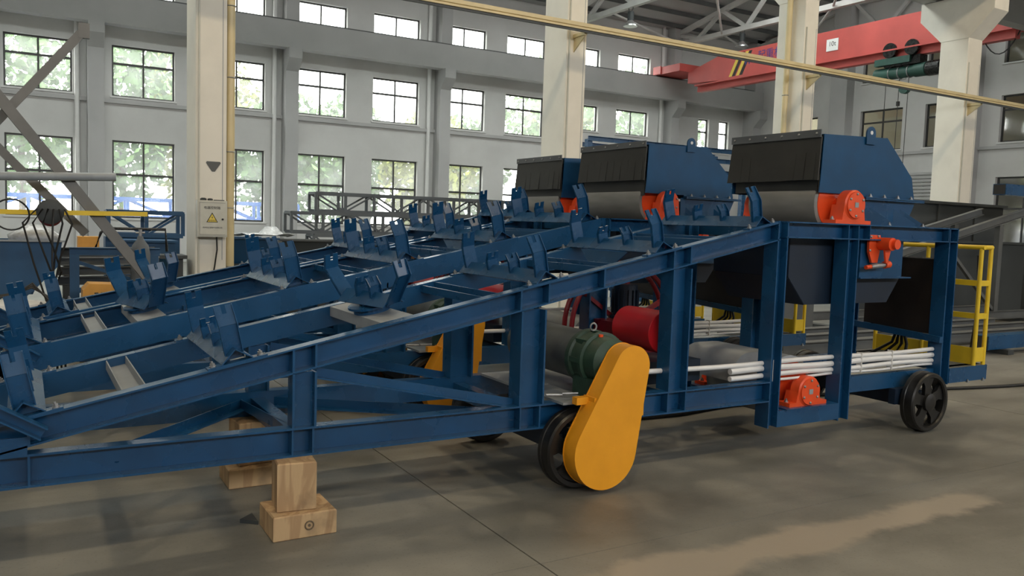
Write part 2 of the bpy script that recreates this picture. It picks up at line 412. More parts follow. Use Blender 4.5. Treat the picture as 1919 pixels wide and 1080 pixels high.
wb = MB(); wall_cells(wb, -14, 31.5, -0.3, 13.5, wins, lambda m, a, b, c, d: m.box(a, b, YW, YW + 0.3, c, d))
struct(obj('wall_back', wb, 'wall', smooth=None))
def window(idx, a, b, z0, z1, tz, cols, axis='x', at=YW, glass='glass', sgn=1):
    w = struct(empty('window_%d' % idx, ((a + b) / 2, at, z0) if axis == 'x' else (at, (a + b) / 2, z0)))
    h = z1 - z0; hw = (b - a) / 2
    def bx(mb, u0, u1, d0, d1, v0, v1):
        d0, d1 = sorted((d0 * sgn, d1 * sgn))
        return mb.box(u0, u1, d0, d1, v0, v1) if axis == 'x' else mb.box(d0, d1, u0, u1, v0, v1)
    fr = MB(); t = 0.055
    bx(fr, -hw, -hw + t, 0.14, 0.2, 0, h); bx(fr, hw - t, hw, 0.14, 0.2, 0, h); bx(fr, -hw + t, hw - t, 0.14, 0.2, 0, t); bx(fr, -hw + t, hw - t, 0.14, 0.2, h - t, h)
    fo = obj('window_frame', fr, 'frame', w, None)
    us = [-hw + t] + ([0] if cols == 2 else []) + [hw - t]
    if cols == 2: obj('mullion', bx(MB(), -0.028, 0.028, 0.145, 0.195, t, h - t), 'frame', w, None)
    vs = [t] + ([tz - z0] if tz else []) + [h - t]
    if tz: obj('transom', bx(MB(), -hw + t, hw - t, 0.135, 0.205, tz - z0 - 0.035, tz - z0 + 0.035), 'frame', w, None)
    for i in range(len(us) - 1):
        for k in range(len(vs) - 1):
            u0, u1, v0, v1 = us[i], us[i + 1], vs[k], vs[k + 1]
            vq = [(u0, 0.17 * sgn, v0), (u1, 0.17 * sgn, v0), (u1, 0.17 * sgn, v1), (u0, 0.17 * sgn, v1)]
            if axis != 'x': vq = [(y, x, z) for x, y, z in vq]
            obj('glass_pane', MB().add(vq, [(0, 1, 2, 3)]), glass, w, None)
    obj('window_sill', bx(MB(), -hw - 0.06, hw + 0.06, -0.05, 0.13, -0.06, 0.0), 'sill', w, None)
    return w
wi = 0
for (a, b, z0, z1, tz, c) in wins:
    wi += 1; window(wi, a, b, z0, z1, tz, c)
# string course, crane-runway beam, pilasters
tn = 0
def trim(mb, m, sm=None):
    global tn; tn += 1
    return struct(obj('trim_%d' % tn, mb, m, smooth=sm))
trim(MB().box(-14, 26.0, YW - 0.13, YW, 5.12, 5.24), 'beamw')
trim(MB().box(-14, 31.4, 29.2, 29.65, 7.50, 8.42), 'beamw')
PIL = [-4.25, 1.76, 7.95, 13.92, 19.85, 25.62]
for x in PIL:
    p = MB().box(x, x + 0.46, 29.45, YW, 0, 13.5)
    p.prism([(x, 29.45, 7.50), (x, 29.45, 6.75), (x, 29.05, 7.15), (x, 29.05, 7.50)], (0.46, 0, 0))
    trim(p, 'beamw')
    trim(MB().cyl((x - 0.28, 29.9, 0), (x - 0.28, 29.9, 13.0), 0.075, 12), 'white', 40)
trim(MB().box(30.7, 31.2, 29.3, YW, 0, 13.5).prism([(30.7, 29.3, 7.5), (30.7, 29.3, 6.7), (30.7, 28.9, 7.1), (30.7, 28.9, 7.5)], (0.5, 0, 0)), 'beamw')
trim(MB().box(-14, 31.4, 29.38, 29.46, 8.42, 8.50), 'pgrey')

# ------------------------------------------------------------------ setting: end wall (right)
XE = 31.2
ew = []
for k in range(5):
    yc = 22.65 - 3.0 * k
    ew += [(yc - 1.0, yc + 1.0, 5.25, 6.97, 6.45, 2), (yc - 1.0, yc + 1.0, 8.15, 9.4, None, 2)]
    if k >= 1: ew.append((yc - 1.0, yc + 1.0, 1.5, 3.97, 2.8, 2))
ew += [(25.9, 26.6, 5.3, 6.95, 6.35, 1), (26.2, 27.2, 8.2, 9.4, None, 1)]
er = MB(); wall_cells(er, -16, 30.3, -0.3, 13.5, ew, lambda m, a, b, c, d: m.box(XE, XE + 0.25, a, b, c, d))
struct(obj('wall_right', er, 'wall', smooth=None))
for (a, b, z0, z1, tz, c) in ew:
    wi += 1; window(wi, a, b, z0, z1, tz, c, 'y', XE, 'iglass')
struct(obj('wall_office', MB().box(34.0, 34.2, -9, 30.3, -0.3, 13.5).box(XE + .25, 34, -9, 30.3, 4.5, 4.7), 'office', smooth=None))
for y in (24.3, 18.6):
    trim(MB().box(XE - 0.5, XE, y - 0.25, y + 0.6, 0, 13.5), 'beamw')
trim(MB().box(XE - 0.12, XE, 14, 24.2, 5.0, 5.12), 'beamw')
dr = struct(empty('door_1', (XE - 0.06, 21.6, 0)))
for k in range(30):
    obj('shutter_slat', MB().prism([(0, -1.6, k * 0.142), (-0.05, -1.6, k * 0.142 + 0.04), (-0.05, -1.6, k * 0.142 + 0.10), (0, -1.6, k * 0.142 + 0.135)], (0, 3.2, 0)), 'beamw', dr, None)

# ------------------------------------------------------------------ setting: unseen sides and roof
struct(obj('wall_left', MB().box(-14.3, -14, -16, 30.3, -0.3, 13.5), 'wall', smooth=None))
RZ = 11.9
struct(obj('wall_front', MB().box(-14, 31.2, -16.2, -16, -0.3, 7.9).box(-14, 31.2, -16.2, -16, 10.1, 12.0), 'wall', smooth=None))  # unseen wall; its high open slot is shaped for the sky light
ADDED_ROOFL = [(-12.0, 24.0, 16.6, 19.2), (15.0, 27.0, 21.8, 23.2)]      # unseen roof openings added to light the far bay: x0, x1, y0, y1
cm = MB(); wall_cells(cm, -14, 34.2, -16, 24.2, ADDED_ROOFL, lambda m, a, b, c, d: m.box(a, b, c, d, RZ, RZ + 0.2))
ce = struct(obj('ceiling', cm, 'ceil', smooth=None))
obj('roof_slope', MB().prism([(-14, 24.2, RZ), (-14, 30.3, 10.75), (-14, 30.3, 10.95), (-14, 24.2, RZ + 0.2)], (48.2, 0, 0)), 'ceil', ce, None)
for (a, b, c, d) in ADDED_ROOFL:
    portal('sky_portal_roof', ((a + b) / 2, (c + d) / 2, RZ + 0.25), (0, 0, 0), b - a, d - c)
    for k in range(int((b - a) / 3)):
        obj('added_rooflight_pane', MB().box(a + 3 * k + 0.03, a + 3 * k + 2.97, c, d, RZ + 0.21, RZ + 0.215), 'glass', ce, None)  # pane over a roof opening added for its daylight
def roofz(y): return RZ if y < 24.2 else RZ - (y - 24.2) * 1.15 / 6.1
for k in range(12):
    y = (13.5, 15, 16.4, 19.3, 20.4, 21.4, 23.6, 24.6, 25.8, 27.0, 28.2, 29.3)[k]
    trim(MB().beam((-14, y, roofz(y) - 0.19), (31.2, y, roofz(y) - 0.19), chan(0.16, 0.07, 0.012, 1)), 'pgrey')

# ------------------------------------------------------------------ columns
COLX = [(2.07, 2.49), (8.23, 8.65), (14.25, 14.66), (20.14, 20.72)]
clabels = ['pale concrete column carrying the grey electrical cabinet', 'pale concrete column behind the farthest hopper, below the conductor rail',
           'pale concrete column right of the red crane girder\'s blue lettering', 'thick pale concrete column with flared corbel beside the crane hoist']
for k, (x0, x1) in enumerate(COLX):
    c = empty('concrete_column', (x0, 12.3, 0)); tag(c, clabels[k], 'column', 'columns between the two bays')
    w = x1 - x0
    b = MB(); e = 0.012
    b.prism([(e, 0, 0), (w - e, 0, 0), (w, e, 0), (w, 0.74 - e, 0), (w - e, 0.74, 0), (e, 0.74, 0), (0, 0.74 - e, 0), (0, e, 0)], (0, 0, RZ))
    obj('shaft', b, 'colw', c, None)
    obj('corbel', MB().prism([(-0.01, 0, 6.6), (-0.01, -0.58, 7.2), (-0.01, -0.58, 7.65), (-0.01, 1.33, 7.65), (-0.01, 1.33, 7.2), (-0.01, 0.74, 6.6)], (w + 0.02, 0, 0)), 'colw', c, None)
    obj('cable_channel', MB().box(0.035, 0.055, -0.03, -0.0, 0, 6.0), 'boxgrey', c, None)
    obj('corner_strip', MB().box(w - 0.06, w - 0.052, -0.004, 0, 1.0, 6.0), 'galv', c, None)
    px = (w + 0.075, 0.12) if k == 0 else ((0.0 - 0.09, 0.35) if k == 2 else (w + 0.09, 0.5))
    dp = obj('downpipe', MB().cyl((px[0], px[1], 0), (px[0], px[1], 7.0), 0.06, 16), 'busbar', c)
    for z in (0.9, 1.75, 2.55, 3.6, 4.6):
        obj('pipe_clip', MB().torus((px[0], px[1], z), (0, 0, 1), 0.064, 0.008, 16, 6), 'steel', dp)
for nm, y0, lab in (('crane_runway_beam', 13.22, 'pale concrete crane beam resting on the far side of the column corbels'), ('crane_runway_beam', 11.5, 'pale concrete crane beam resting on the near side of the column corbels')):
    tag(obj(nm, MB().beam((-14, y0, 7.66), (31.1, y0, 7.66), [(0, 0), (0.35, 0), (0.35, 0.7), (0.6, 0.78), (0.6, 0.9), (-0.2, 0.9), (-0.2, 0.78), (0, 0.7)]), 'beamw', None, None), lab, 'beam')
# conductor rail
cr = tag(empty('conductor_rail', (0, 11.9, 5.0)), 'long cream yellow conductor rail running past the columns on brackets', 'rail')
obj('rail_body', MB().beam((-14, 0, 0), (31, 0, 0), [(-0.05, 0), (0.05, 0), (0.05, 0.03), (0.03, 0.04), (0.05, 0.05), (0.05, 0.11), (-0.05, 0.11), (-0.05, 0.05), (-0.03, 0.04), (-0.05, 0.03)]), 'busbar', cr, None)
obj('mesh_guard', MB().box(-14, 31, -0.02, 0.02, -0.035, 0.0), 'pgrey', cr, None)
for x0, x1 in COLX:
    k = obj('bracket', MB().box(x0 + 0.12, x0 + 0.18, 0.05, 0.42, -0.06, 0.0).prism([(x0 + 0.14, 0.05, -0.06), (x0 + 0.14, 0.4, -0.06), (x0 + 0.14, 0.4, -0.3)], (0.02, 0, 0)), 'busbar', cr, None)

# ------------------------------------------------------------------ roof trusses
tl = {20.0: 'white steel roof truss left of the far lamp, nearer bay line', 26.0: 'white steel roof truss above the red crane girder', 14.0: 'white steel roof truss crossing above the conductor rail, out at the top', 31.0: 'white steel roof truss against the end wall'}
for x in (20.0, 26.0, 31.0):
    t = tag(empty('roof_truss', (x, 12.6, 10.0)), tl[x], 'truss', 'roof trusses')
    obj('bottom_chord', MB().bar((0, 0, 0.1), (0, 17.2, 0.1), 0.2, 0.2), 'truss', t, None)
    tz_ = lambda y_: roofz(12.6 + y_) - 10.0 - 0.3
    obj('top_chord', MB().bar((0, 0, 1.6), (0, 11.6, 1.6), 0.2, 0.18), 'truss', t, None); obj('top_chord', MB().bar((0, 11.6, 1.6), (0, 17.2, tz_(17.2)), 0.2, 0.18), 'truss', t, None)
    n = 6
    for i in range(n):
        ya, yb, ym = 17.2 * i / n, 17.2 * (i + 1) / n, 17.2 * (i + 0.5) / n
        obj('web_member', MB().bar((0, ya, tz_(ya)), (0, ym, 0.15), 0.14, 0.14, (1, 0, 0)), 'truss', t, None)
        obj('web_member', MB().bar((0, ym, 0.15), (0, yb, tz_(yb)), 0.14, 0.14, (1, 0, 0)), 'truss', t, None)
for j, (y, ym) in enumerate(((15.5, 21.2), (21.2, 26.9), (26.9, 29.5))):
    for i, (xa, xb) in enumerate(((20.0, 26.0), (26.0, 31.0))):
        obj_b = obj('roof_brace', MB().cyl((xa, y, 10.1), (xb, ym, 10.1), 0.045, 8), 'truss')
        tag(obj_b, 'thin white %s roof brace between the %s trusses' % (('near', 'middle', 'far')[j], ('nearer', 'farther')[i]), 'brace', 'roof braces')
def bay_lamp(x, y, z, label):
    L_ = tag(empty('high_bay_lamp', (x, y, z)), label, 'lamp', 'unlit high bay lamps')
    obj('shade', MB().lathe((0, 0, 0), (0, 0, 1), [(0, 0.27), (0.05, 0.26), (0.16, 0.14), (0.22, 0.11)], 24), 'chrome', L_)
    obj('ballast', MB().cyl((0, 0, 0.22), (0, 0, 0.55), 0.12, 16), 'dgrey', L_)
    obj('hook', MB().torus((0, 0, 0.68), (1, 0, 0), 0.13, 0.02, 20, 6), 'pgrey', L_)
bay_lamp(20.0, 25.6, 9.3, 'unlit high bay lamp hanging from the left truss')
bay_lamp(26.0, 25.7, 9.35, 'unlit high bay lamp hanging above the red crane girder')

LAMP_W = 80.0
def lit_lamp(x, y, z, label):
    L_ = tag(empty('lit_high_bay_lamp', (x, y, z)), label, 'lamp', 'lit high bay lamps over the near bay')
    obj('shade', MB().lathe((0, 0, 0.02), (0, 0, 1), [(0, 0.27), (0.05, 0.26), (0.16, 0.14), (0.22, 0.11)], 24), 'chrome', L_)
    obj('ballast', MB().cyl((0, 0, 0.22), (0, 0, 0.55), 0.12, 16), 'dgrey', L_)
    obj('hanger', MB().cyl((0, 0, 0.55), (0, 0, RZ - z), 0.015, 8), 'pgrey', L_)
    obj('lens', MB().cyl((0, 0, 0.0), (0, 0, 0.012), 0.25, 24), 'lampglow', L_)
    d = bpy.data.lights.new('lamp_light', 'AREA'); d.shape = 'DISK'; d.size = 0.5; d.energy = LAMP_W; d.color = (1.0, 0.80, 0.52)
    lo = bpy.data.objects.new('lamp_light', d); COL.objects.link(lo); lo.parent = L_; lo.location = (0, 0, -0.01)
em = bpy.data.materials.new('lamp_lens_glow'); em.use_nodes = True
em.node_tree.nodes['Principled BSDF'].inputs['Emission Color'].default_value = (1.0, 0.80, 0.52, 1)
em.node_tree.nodes['Principled BSDF'].inputs['Emission Strength'].default_value = 40.0
M['lampglow'] = em
for i, lx in enumerate((-5.0, 1.0, 7.0, 13.0, 19.0)):
    for j, ly in enumerate((0.5, 9.0)):
        lit_lamp(lx, ly, 9.0, '%s lit high bay lamp in the %s row of the near bay' % (names5[i], ('nearer', 'farther')[j]))

# ------------------------------------------------------------------ bridge crane
XC = 25.0
cg = tag(empty('bridge_crane', (XC, 13.0, 0)), 'red overhead crane girder spanning the bay, marked 10t', 'crane')
gz0, gz1, ly = 7.86, 8.92, 15.9
g = MB()
g.prism([(0, 0.95, gz0), (0, ly - 3.4, gz0), (0, ly - 1.1, 8.0), (0, ly - 1.1, 8.4), (0, ly - 1.1, 8.46), (0, ly - 3.0, gz1), (0, 0.95, gz1)], (0.5, 0, 0))
obj('girder', g, 'crane', cg, None)
obj('lower_flange', MB().box(-0.08, 0.58, 0.95, ly - 1.6, gz0 - 0.05, gz0), 'crane', cg, None)
obj('bottom_runway', MB().box(0.12, 0.38, 0.95, ly - 1.6, gz0 - 0.28, gz0 - 0.05), 'crane', cg, None)
obj('end_carriage', MB().box(-0.5, 1.1, ly - 1.1, ly + 0.62, 8.5, 8.82).box(-0.55, -0.5, ly + 0.1, ly + 0.6, 8.52, 8.86), 'crane', cg, None)
obj('end_carriage', MB().box(-1.3, 1.6, 0.3, 0.95, 8.58, 8.9), 'crane', cg, None)
for i, yy in enumerate((12.35, 11.95)):
    for q, zz in enumerate((0,)):
        obj('hazard_stripe', MB().prism([(-0.004, yy, 7.95), (-0.004, yy - 0.16, 7.95), (-0.004, yy - 0.65, 8.85), (-0.004, yy - 0.49, 8.85)], (0.003, 0, 0)), 'sign_yellow', cg, None)
        obj('hazard_stripe', MB().prism([(-0.004, yy - 0.18, 7.95), (-0.004, yy - 0.34, 7.95), (-0.004, yy - 0.83, 8.85), (-0.004, yy - 0.67, 8.85)], (0.003, 0, 0)), 'ink', cg, None)
pl = obj('load_plate', MB().box(-0.02, -0.002, 7.05, 7.55, 8.20, 8.62), 'white', cg, None)
def wall_text(name, body, size, m, parent, loc, face):
    me = text_mesh(name, body, size, m); o = link(name, me, parent, loc)
    # face '-x': text on a plane facing -X, reading toward -Y ; '-y': facing -Y reading toward +X
    o.rotation_euler = (math.radians(90), 0, math.radians(-90)) if face == '-x' else (math.radians(90), 0, 0)
    return o
wall_text('plate_text', '10t', 0.24, 'ink', pl, (-0.022, 7.3, 8.44), '-x')
wall_text('maker_text', '起重机械', 0.42, 'blueink', cg, (-0.004, 10.0, 8.55), '-x')
wall_text('maker_emblem', 'W', 0.40, 'blueink', cg, (-0.004, 11.35, 8.42), '-x')
ho = tag(empty('hoist', (XC + 0.25, 17.6, 7.0)), 'dark green electric wire rope hoist hanging under the crane girder', 'hoist')
obj('drum_casing', MB().lathe((0, -0.9, 0.1), (0, 1, 0), [(0, 0.12), (0.05, 0.22), (0.45, 0.22), (0.46, 0.19), (1.35, 0.19), (1.36, 0.22), (1.9, 0.22), (1.95, 0.12)], 20), 'hoist', ho)
for k in range(3): obj('rope_guide', MB().torus((0, -0.25 + k * 0.35, 0.1), (0, 1, 0), 0.20, 0.02, 20, 6), 'steel', ho)
obj('control_box', MB().box(-0.3, -0.1, -0.4, 0.9, 0.36, 0.58), 'hoist', ho, None)
for y in (-0.45, 0.35):
    obj('trolley_wheel', MB().cyl((-0.32, y, 0.82), (-0.2, y, 0.82), 0.25, 18), 'black', ho)
    obj('trolley_wheel', MB().cyl((0.2, y, 0.82), (0.32, y, 0.82), 0.25, 18), 'black', ho)
obj('trolley_frame', MB().box(-0.2, 0.2, -0.7, 0.6, 0.3, 0.58), 'black', ho, None)
obj('motor', MB().cyl((0, -1.35, 0.1), (0, -0.9, 0.1), 0.24, 18), 'black', ho)
hk = obj('hook_block', MB().cyl((-0.08, -0.1, -0.45), (0.08, -0.1, -0.45), 0.17, 16), 'hoist', ho)
for y, z in ((0.62, -5.4), (0.12, -4.4), (-0.22, -4.6)):
    obj('hanging_rope', MB().cyl((0, y, 0.0), (0.02, y + 0.04, z), 0.012, 6), 'cable', ho)
obj('pendant_weight', MB().cyl((0, 0.12, -1.0), (0, 0.12, -0.85), 0.06, 10), 'black', ho)
for k in range(3):
    pts = [(0, -1.2 - k * 1.3 - 1.3 * t, 1.0 - 1.6 * (t - t * t) * 2) for t in [i / 10 for i in range(11)]]
    obj('festoon_cable', MB().tube(pts, 0.018, 6), 'cable', ho)

# ------------------------------------------------------------------ conveyor machines
TA = math.atan(0.2131); CT, ST = math.cos(TA), math.sin(TA)
def ztop(x): return 0.7065 + 0.2131 * x
BOLT = MB().cyl((0, 0, 0), (0, 0, 0.006), 0.017, 10).cyl((0, 0, 0.006), (0, 0, 0.018), 0.013, 6).cyl((0, 0, 0.018), (0, 0, 0.028), 0.006, 8).mesh('bolt', 'steel', 35)
FBOLT = MB().lathe((0, 0, 0), (0, -1, 0), [(0, 0.011), (0.006, 0.010), (0.010, 0.005)], 10).mesh('bolt_head', 'steel', 35)
def bolt(parent, loc, name='bolt'):
    return link(name, BOLT, parent, loc)
def bracket_mesh(w, h, bend, lean, inward, tilt, slot=0.022, fl=0.022):
    # U-section bracket: web in the y-z plane side, slotted at the top. inward=+1 bends toward +y
    mb = MB(); t = 0.006
    a = math.radians(lean); h1 = h * bend; h2 = h * (1 - bend)
    p0 = V((0, 0, 0)); p1 = V((0, -inward * math.sin(a) * h1, math.cos(a) * h1))
    b_ = math.radians(tilt); p2 = p1 + V((0, inward * math.sin(b_) * h2, math.cos(b_) * h2))
    sd = min(0.045, h2 * 0.6); q = p2 + (p1 - p2).normalized() * sd
    hw = w / 2; X = lambda p, x: V((x, p.y, p.z))
    mb.plate([X(p0, -hw), X(p0, hw), X(p1, hw), X(p1, -hw)], t)
    mb.plate([X(p1, -hw), X(p1, hw), X(q, hw), X(q, -hw)], t)
    mb.plate([X(q, -hw), X(q, -slot / 2), X(p2, -slot / 2), X(p2, -hw)], t)
    mb.plate([X(q, slot / 2), X(q, hw), X(p2, hw), X(p2, slot / 2)], t)
    out = V((0, -inward * fl, 0))
    for x in (-hw, hw):
        mb.plate([X(p0, x), X(p1, x), X(p1, x) + out, X(p0, x) + out], t * 0.8)
        mb.plate([X(p1, x), X(p2, x), X(p2, x) + out * 0.6, X(p1, x) + out], t * 0.8)
    return mb
IDL = {}
def idler_meshes(W, s, align):
    k = (round(W, 3), s, align)
    if k in IDL: return IDL[k]
    lift = 0.06 if align else 0.008
    ya, yb = (-0.22 * W, 0.22 * W) if align else (0.012, W - 0.012)
    base = MB(); hw, hh, t = 0.078 * s, 0.062 * s, 0.006
    for sg in (-1, 1):
        base.plate([(0, ya, lift + hh), (0, yb, lift + hh), (sg * hw, yb, lift), (sg * hw, ya, lift)], t)
    feet = MB()
    if not align: feet.box(-0.15, 0.15, -0.032, 0.032, 0, 0.008)
    else: feet.lathe((0, 0, 0.0), (0, 0, 1), [(0, 0.11), (0.03, 0.11), (0.032, 0.14), (0.045, 0.14), (0.046, 0.06), (0.07, 0.06)], 24)
    hb_, bb_, la, ti = (0.33, 0.72, 40, 12) if align else (0.285, 0.62, 3, 22)
    ob = bracket_mesh(0.09 * s, hb_ * s, bb_, la, 1, ti)
    oc = bracket_mesh(0.09 * s, hb_ * s, bb_, la, -1, ti)
    ib = bracket_mesh(0.080 * s, 0.135 * s, 0.58, 0, 1, 24)
    ic = bracket_mesh(0.080 * s, 0.135 * s, 0.58, 0, -1, 24)
    IDL[k] = dict(base=base.mesh('idler_frame', 'blue', 30), feet=feet.mesh('foot_plate', 'blue', None), o1=ob.mesh('outer_bracket', 'blue', None), o2=oc.mesh('outer_bracket', 'blue', None),
                  i1=ib.mesh('inner_bracket', 'blue', None), i2=ic.mesh('inner_bracket', 'blue', None), ya=ya, yb=yb, lift=lift)
    return IDL[k]
def idler(parent, x, W, s, align=False):
    d = idler_meshes(W, s, align)
    o = link('aligning_idler' if align else 'idler_frame', d['base'], parent, (x, W * 0.46 if align else 0, ztop(x)))
    o.rotation_euler = (0, -TA, math.radians(14) if align else 0)
    if align: o['label'] = 'splayed self-aligning idler frame'
    for fy in ((0,) if align else (0.035, W - 0.035)): link('swivel_base' if align else 'foot_plate', d['feet'], o, (0, fy, 0))
    zb = d['lift'] + 0.004; n = d['yb'] - d['ya']
    link('outer_bracket', d['o1'], o, (0, d['ya'] + (0.02 if align else 0.07), zb)); link('outer_bracket', d['o2'], o, (0, d['yb'] - (0.02 if align else 0.07), zb))
    link('inner_bracket', d['i1'], o, (0, d['ya'] + n * 0.37, zb + 0.02)); link('inner_bracket', d['i2'], o, (0, d['ya'] + n * 0.63, zb + 0.02))
    if not align:
        for y in (0.035, W - 0.035):
            for dx in (-0.12, 0.12): bolt(o, (dx, y, 0.008))
    return o
def wheel(parent, x, y0, y1, R, spokes=True):
    yc = (y0 + y1) / 2
    t = y1 - y0
    w = obj('wheel', MB().lathe((x, y0, R + 0.001), (0, 1, 0), [(0.014, R * 0.80), (0, R * 0.83), (0, R * 0.93), (0.012, R * 0.97), (0.03, R * 0.98), (t - 0.035, R * 0.98), (t - 0.03, R), (t, R), (t, R * 0.80), (0.014, R * 0.80)], 56, False), 'tyre', parent, 30)
    obj('hub', MB().lathe((x, y0 - 0.012, R), (0, 1, 0), [(0, 0.03), (0.002, 0.045), (0.012, 0.075), (0.10, 0.08)], 24), 'tyre', w)
    for k in range(5):
        a = 2 * math.pi * (k + 0.3) / 5
        d = V((math.cos(a), 0, math.sin(a))); p = V((-math.sin(a), 0, math.cos(a))); c = V((x, yc - 0.015, R))
        obj('spoke', MB().plate([c + d * 0.05 - p * 0.045, c + d * (R * 0.55) - p * 0.042, c + d * (R * 0.83) - p * 0.085, c + d * (R * 0.83) + p * 0.085, c + d * (R * 0.55) + p * 0.042, c + d * 0.05 + p * 0.045], 0.03), 'tyre', w, None)
    return w
def bearing(parent, x, y, z, sg, zb, r=0.105):
    # pillow-block style bearing housing, cap facing sg (-1 = toward camera)
    b = MB().lathe((x, y, z), (0, -sg, 0), [(0, r * 0.98), (0.012, r), (0.02, r * 1.12), (0.10, r * 1.12), (0.12, r * 0.8), (0.17, r * 0.5), (0.22, r * 0.45)], 32)
    o = obj('bearing_housing', b, 'orange', parent, 30)
    ya, yb = sorted((y + 0.02 * -sg, y + 0.14 * -sg))
    ft = MB().prism([(x - r * 1.12, ya, z), (x - r * 1.3, ya, zb + 0.03), (x - 0.21, ya, zb + 0.03), (x - 0.21, ya, zb), (x + 0.21, ya, zb), (x + 0.21, ya, zb + 0.03), (x + r * 1.3, ya, zb + 0.03), (x + r * 1.12, ya, z)], (0, yb - ya, 0))
    obj('housing_base', ft, 'orange', o, None)
    for k in range(6):
        a = math.pi * 2 * k / 6 + 0.5
        q = link('cap_bolt', FBOLT, o, (x + math.cos(a) * r * 0.82, y, z + math.sin(a) * r * 0.82))
        if sg > 0: q.rotation_euler = (0, 0, math.pi)
    obj('name_plate', MB().box(x - 0.022, x + 0.022, y + 0.002 * sg - 0.001, y + 0.002 * sg + 0.001, z - 0.02, z + 0.02), 'galv', o, None)
    for dx in (-0.18, 0.18): bolt(o, (x + dx, (ya + yb) / 2, zb + 0.03))
    return o

def conveyor(label, y0, W, s, out, hz=0.0, dx=0.0, hop_u=(0.17, 1.1), aln=2, xi0=0.0, end_x=7.6, alx=1.82, hv=0.132, fb=0.082, far_in=0.0):
    R_ = tag(empty('belt_conveyor', (dx, y0, 0)), label, 'conveyor', 'mobile belt conveyors')
    P = lambda name, mb, m='blue', sm=None, par=None: obj(name, mb, m, par or R_, sm)
    # inclined rails
    for side in (0, 1):
        u0 = 0 if side == 0 else W - fb
        op = (-1 if side == 0 else 1) * (1 if out else -1)
        xa, xb = -1.2, 4.80
        r = P('inclined_rail', MB().beam((xa, u0, ztop(xa) - hv / CT), (xb, u0, ztop(xb) - hv / CT), chan(hv, fb, 0.009, op)))
        if out:
            for xs_ in (0.0, 1.2, 1.32, 2.58, 2.78, 3.78, 3.93, 3.2):
                yy0, yy1 = (u0 + 0.004, u0 + fb - 0.009) if op < 0 else (u0 + 0.009, u0 + fb - 0.004)
                P('stiffener', MB().prism([(xs_, yy0, ztop(xs_) - hv + 0.006), (xs_ + 0.012, yy0, ztop(xs_) - hv + 0.008), (xs_ + 0.012, yy0, ztop(xs_) - 0.008), (xs_, yy0, ztop(xs_) - 0.01)], (0, yy1 - yy0, 0)), par=r)
        # lower rail
        lr = P('lower_rail', MB().beam((-1.2, u0, 0.385), (4.77, u0, 0.385), chan(0.155, fb, 0.011, op)))
        for xs_ in (0.0, 1.2, 1.31, 2.6, 2.74, 3.0, 3.78, 3.94):
            yy0, yy1 = (u0 + 0.004, u0 + fb - 0.011) if op < 0 else (u0 + 0.011, u0 + fb - 0.004)
            P('stiffener', MB().box(xs_, xs_ + 0.01, yy0, yy1, 0.396, 0.529), par=lr)
        # posts
        for (pa, pb, ztp, zbt, m_) in ((1.2, 1.33, ztop(1.2) - 0.13, 0.54, 0.09), (2.59, 2.77, ztop(2.59) - 0.13, 0.54, 0.13), (3.78, 3.95, ztop(3.78) - 0.13, 0.54, 0.13),
                                       (4.77, 4.88, 1.735, 0.185, 0.13), (5.56, 5.69, 1.615, 0.17, 0.13), (6.89, 7.02, 1.735, 0.36, 0.13)):
            uu = 0 if side == 0 else W - m_
            P('post', MB().beam((pa, uu, zbt), (pa, uu, ztp), hsec(pb - pa, m_, 0.012, 0.008), (0, 1, 0)))
        # diagonal brace
        uu = 0.03 if side == 0 else W - 0.08
        P('diagonal_brace', MB().beam((1.34, uu, 0.79), (2.58, uu, 0.52), [(0, 0), (0.05, 0), (0.05, 0.055), (0.043, 0.055), (0.043, 0.007), (0, 0.007)]))
        # table beam
        tb = P('table_beam', MB().beam((4.86, 0 if side == 0 else W - 0.075, 1.612), (7.02, 0 if side == 0 else W - 0.075, 1.612), chan(0.123, 0.075, 0.01, -1 if side == 0 else 1)))
        for xs_ in (5.56, 5.68, 5.82, 6.88):
            ua, ub = (0.004, 0.065) if side == 0 else (W - 0.065, W - 0.004)
            P('stiffener', MB().box(xs_, xs_ + 0.008, ua, ub, 1.622, 1.725), par=tb)
        # rear lower rail with platform support
        P('rear_rail', MB().beam((5.69, 0.06 if side == 0 else W - 0.12, 0.37), (end_x, 0.06 if side == 0 else W - 0.12, 0.37), [(0, 0), (0.06, 0), (0.06, 0.13), (0, 0.13)]))
        # lower drum frame
        P('drum_support', MB().box(4.88, 5.56, (0.0 if side == 0 else W - 0.09), (0.09 if side == 0 else W), 0.185, 0.31))
        P('support_top', MB().box(4.95, 5.54, (-0.02 if side == 0 else W - 0.13), (0.13 if side == 0 else W + 0.02), 0.31, 0.318))
    # cross members
    for xm in (0.45, 2.42, 3.28, 4.2):
        P('cross_channel', MB().beam((xm, fb, ztop(xm) - 0.055), (xm, W - fb, ztop(xm) - 0.055), [(a * CT, b + a * -ST) for a, b in uchan(0.11, 0.05, 0.006)]), 'galv' if xm < 2 else 'blue')
    for xm in (1.26, 2.68, 3.86):
        P('lower_cross_beam', MB().box(xm - 0.04, xm + 0.04, fb, W - fb, 0.40, 0.50))
    for (xa, ua, xb, ub) in ((0.35, fb, 1.2, W - fb), (1.32, W - fb, 2.6, fb), (1.3, fb + 0.02, 1.18, W - fb)):
        P('horizontal_brace', MB().beam((xa, ua, 0.44), (xb, ub, 0.44), [(-0.03, 0), (0.03, 0), (0.03, 0.06), (0.024, 0.06), (0.024, 0.006), (-0.03, 0.006)]))
    for xm in (4.9, 6.9):
        P('table_cross_beam', MB().box(xm, xm + 0.08, 0.075, W - 0.075, 1.615, 1.73))
    P('tail_brace', MB().beam((-0.75, -0.075, 1.12), (0.05, -0.075, 0.615), chan(0.06, 0.06, 0.007, -1)))
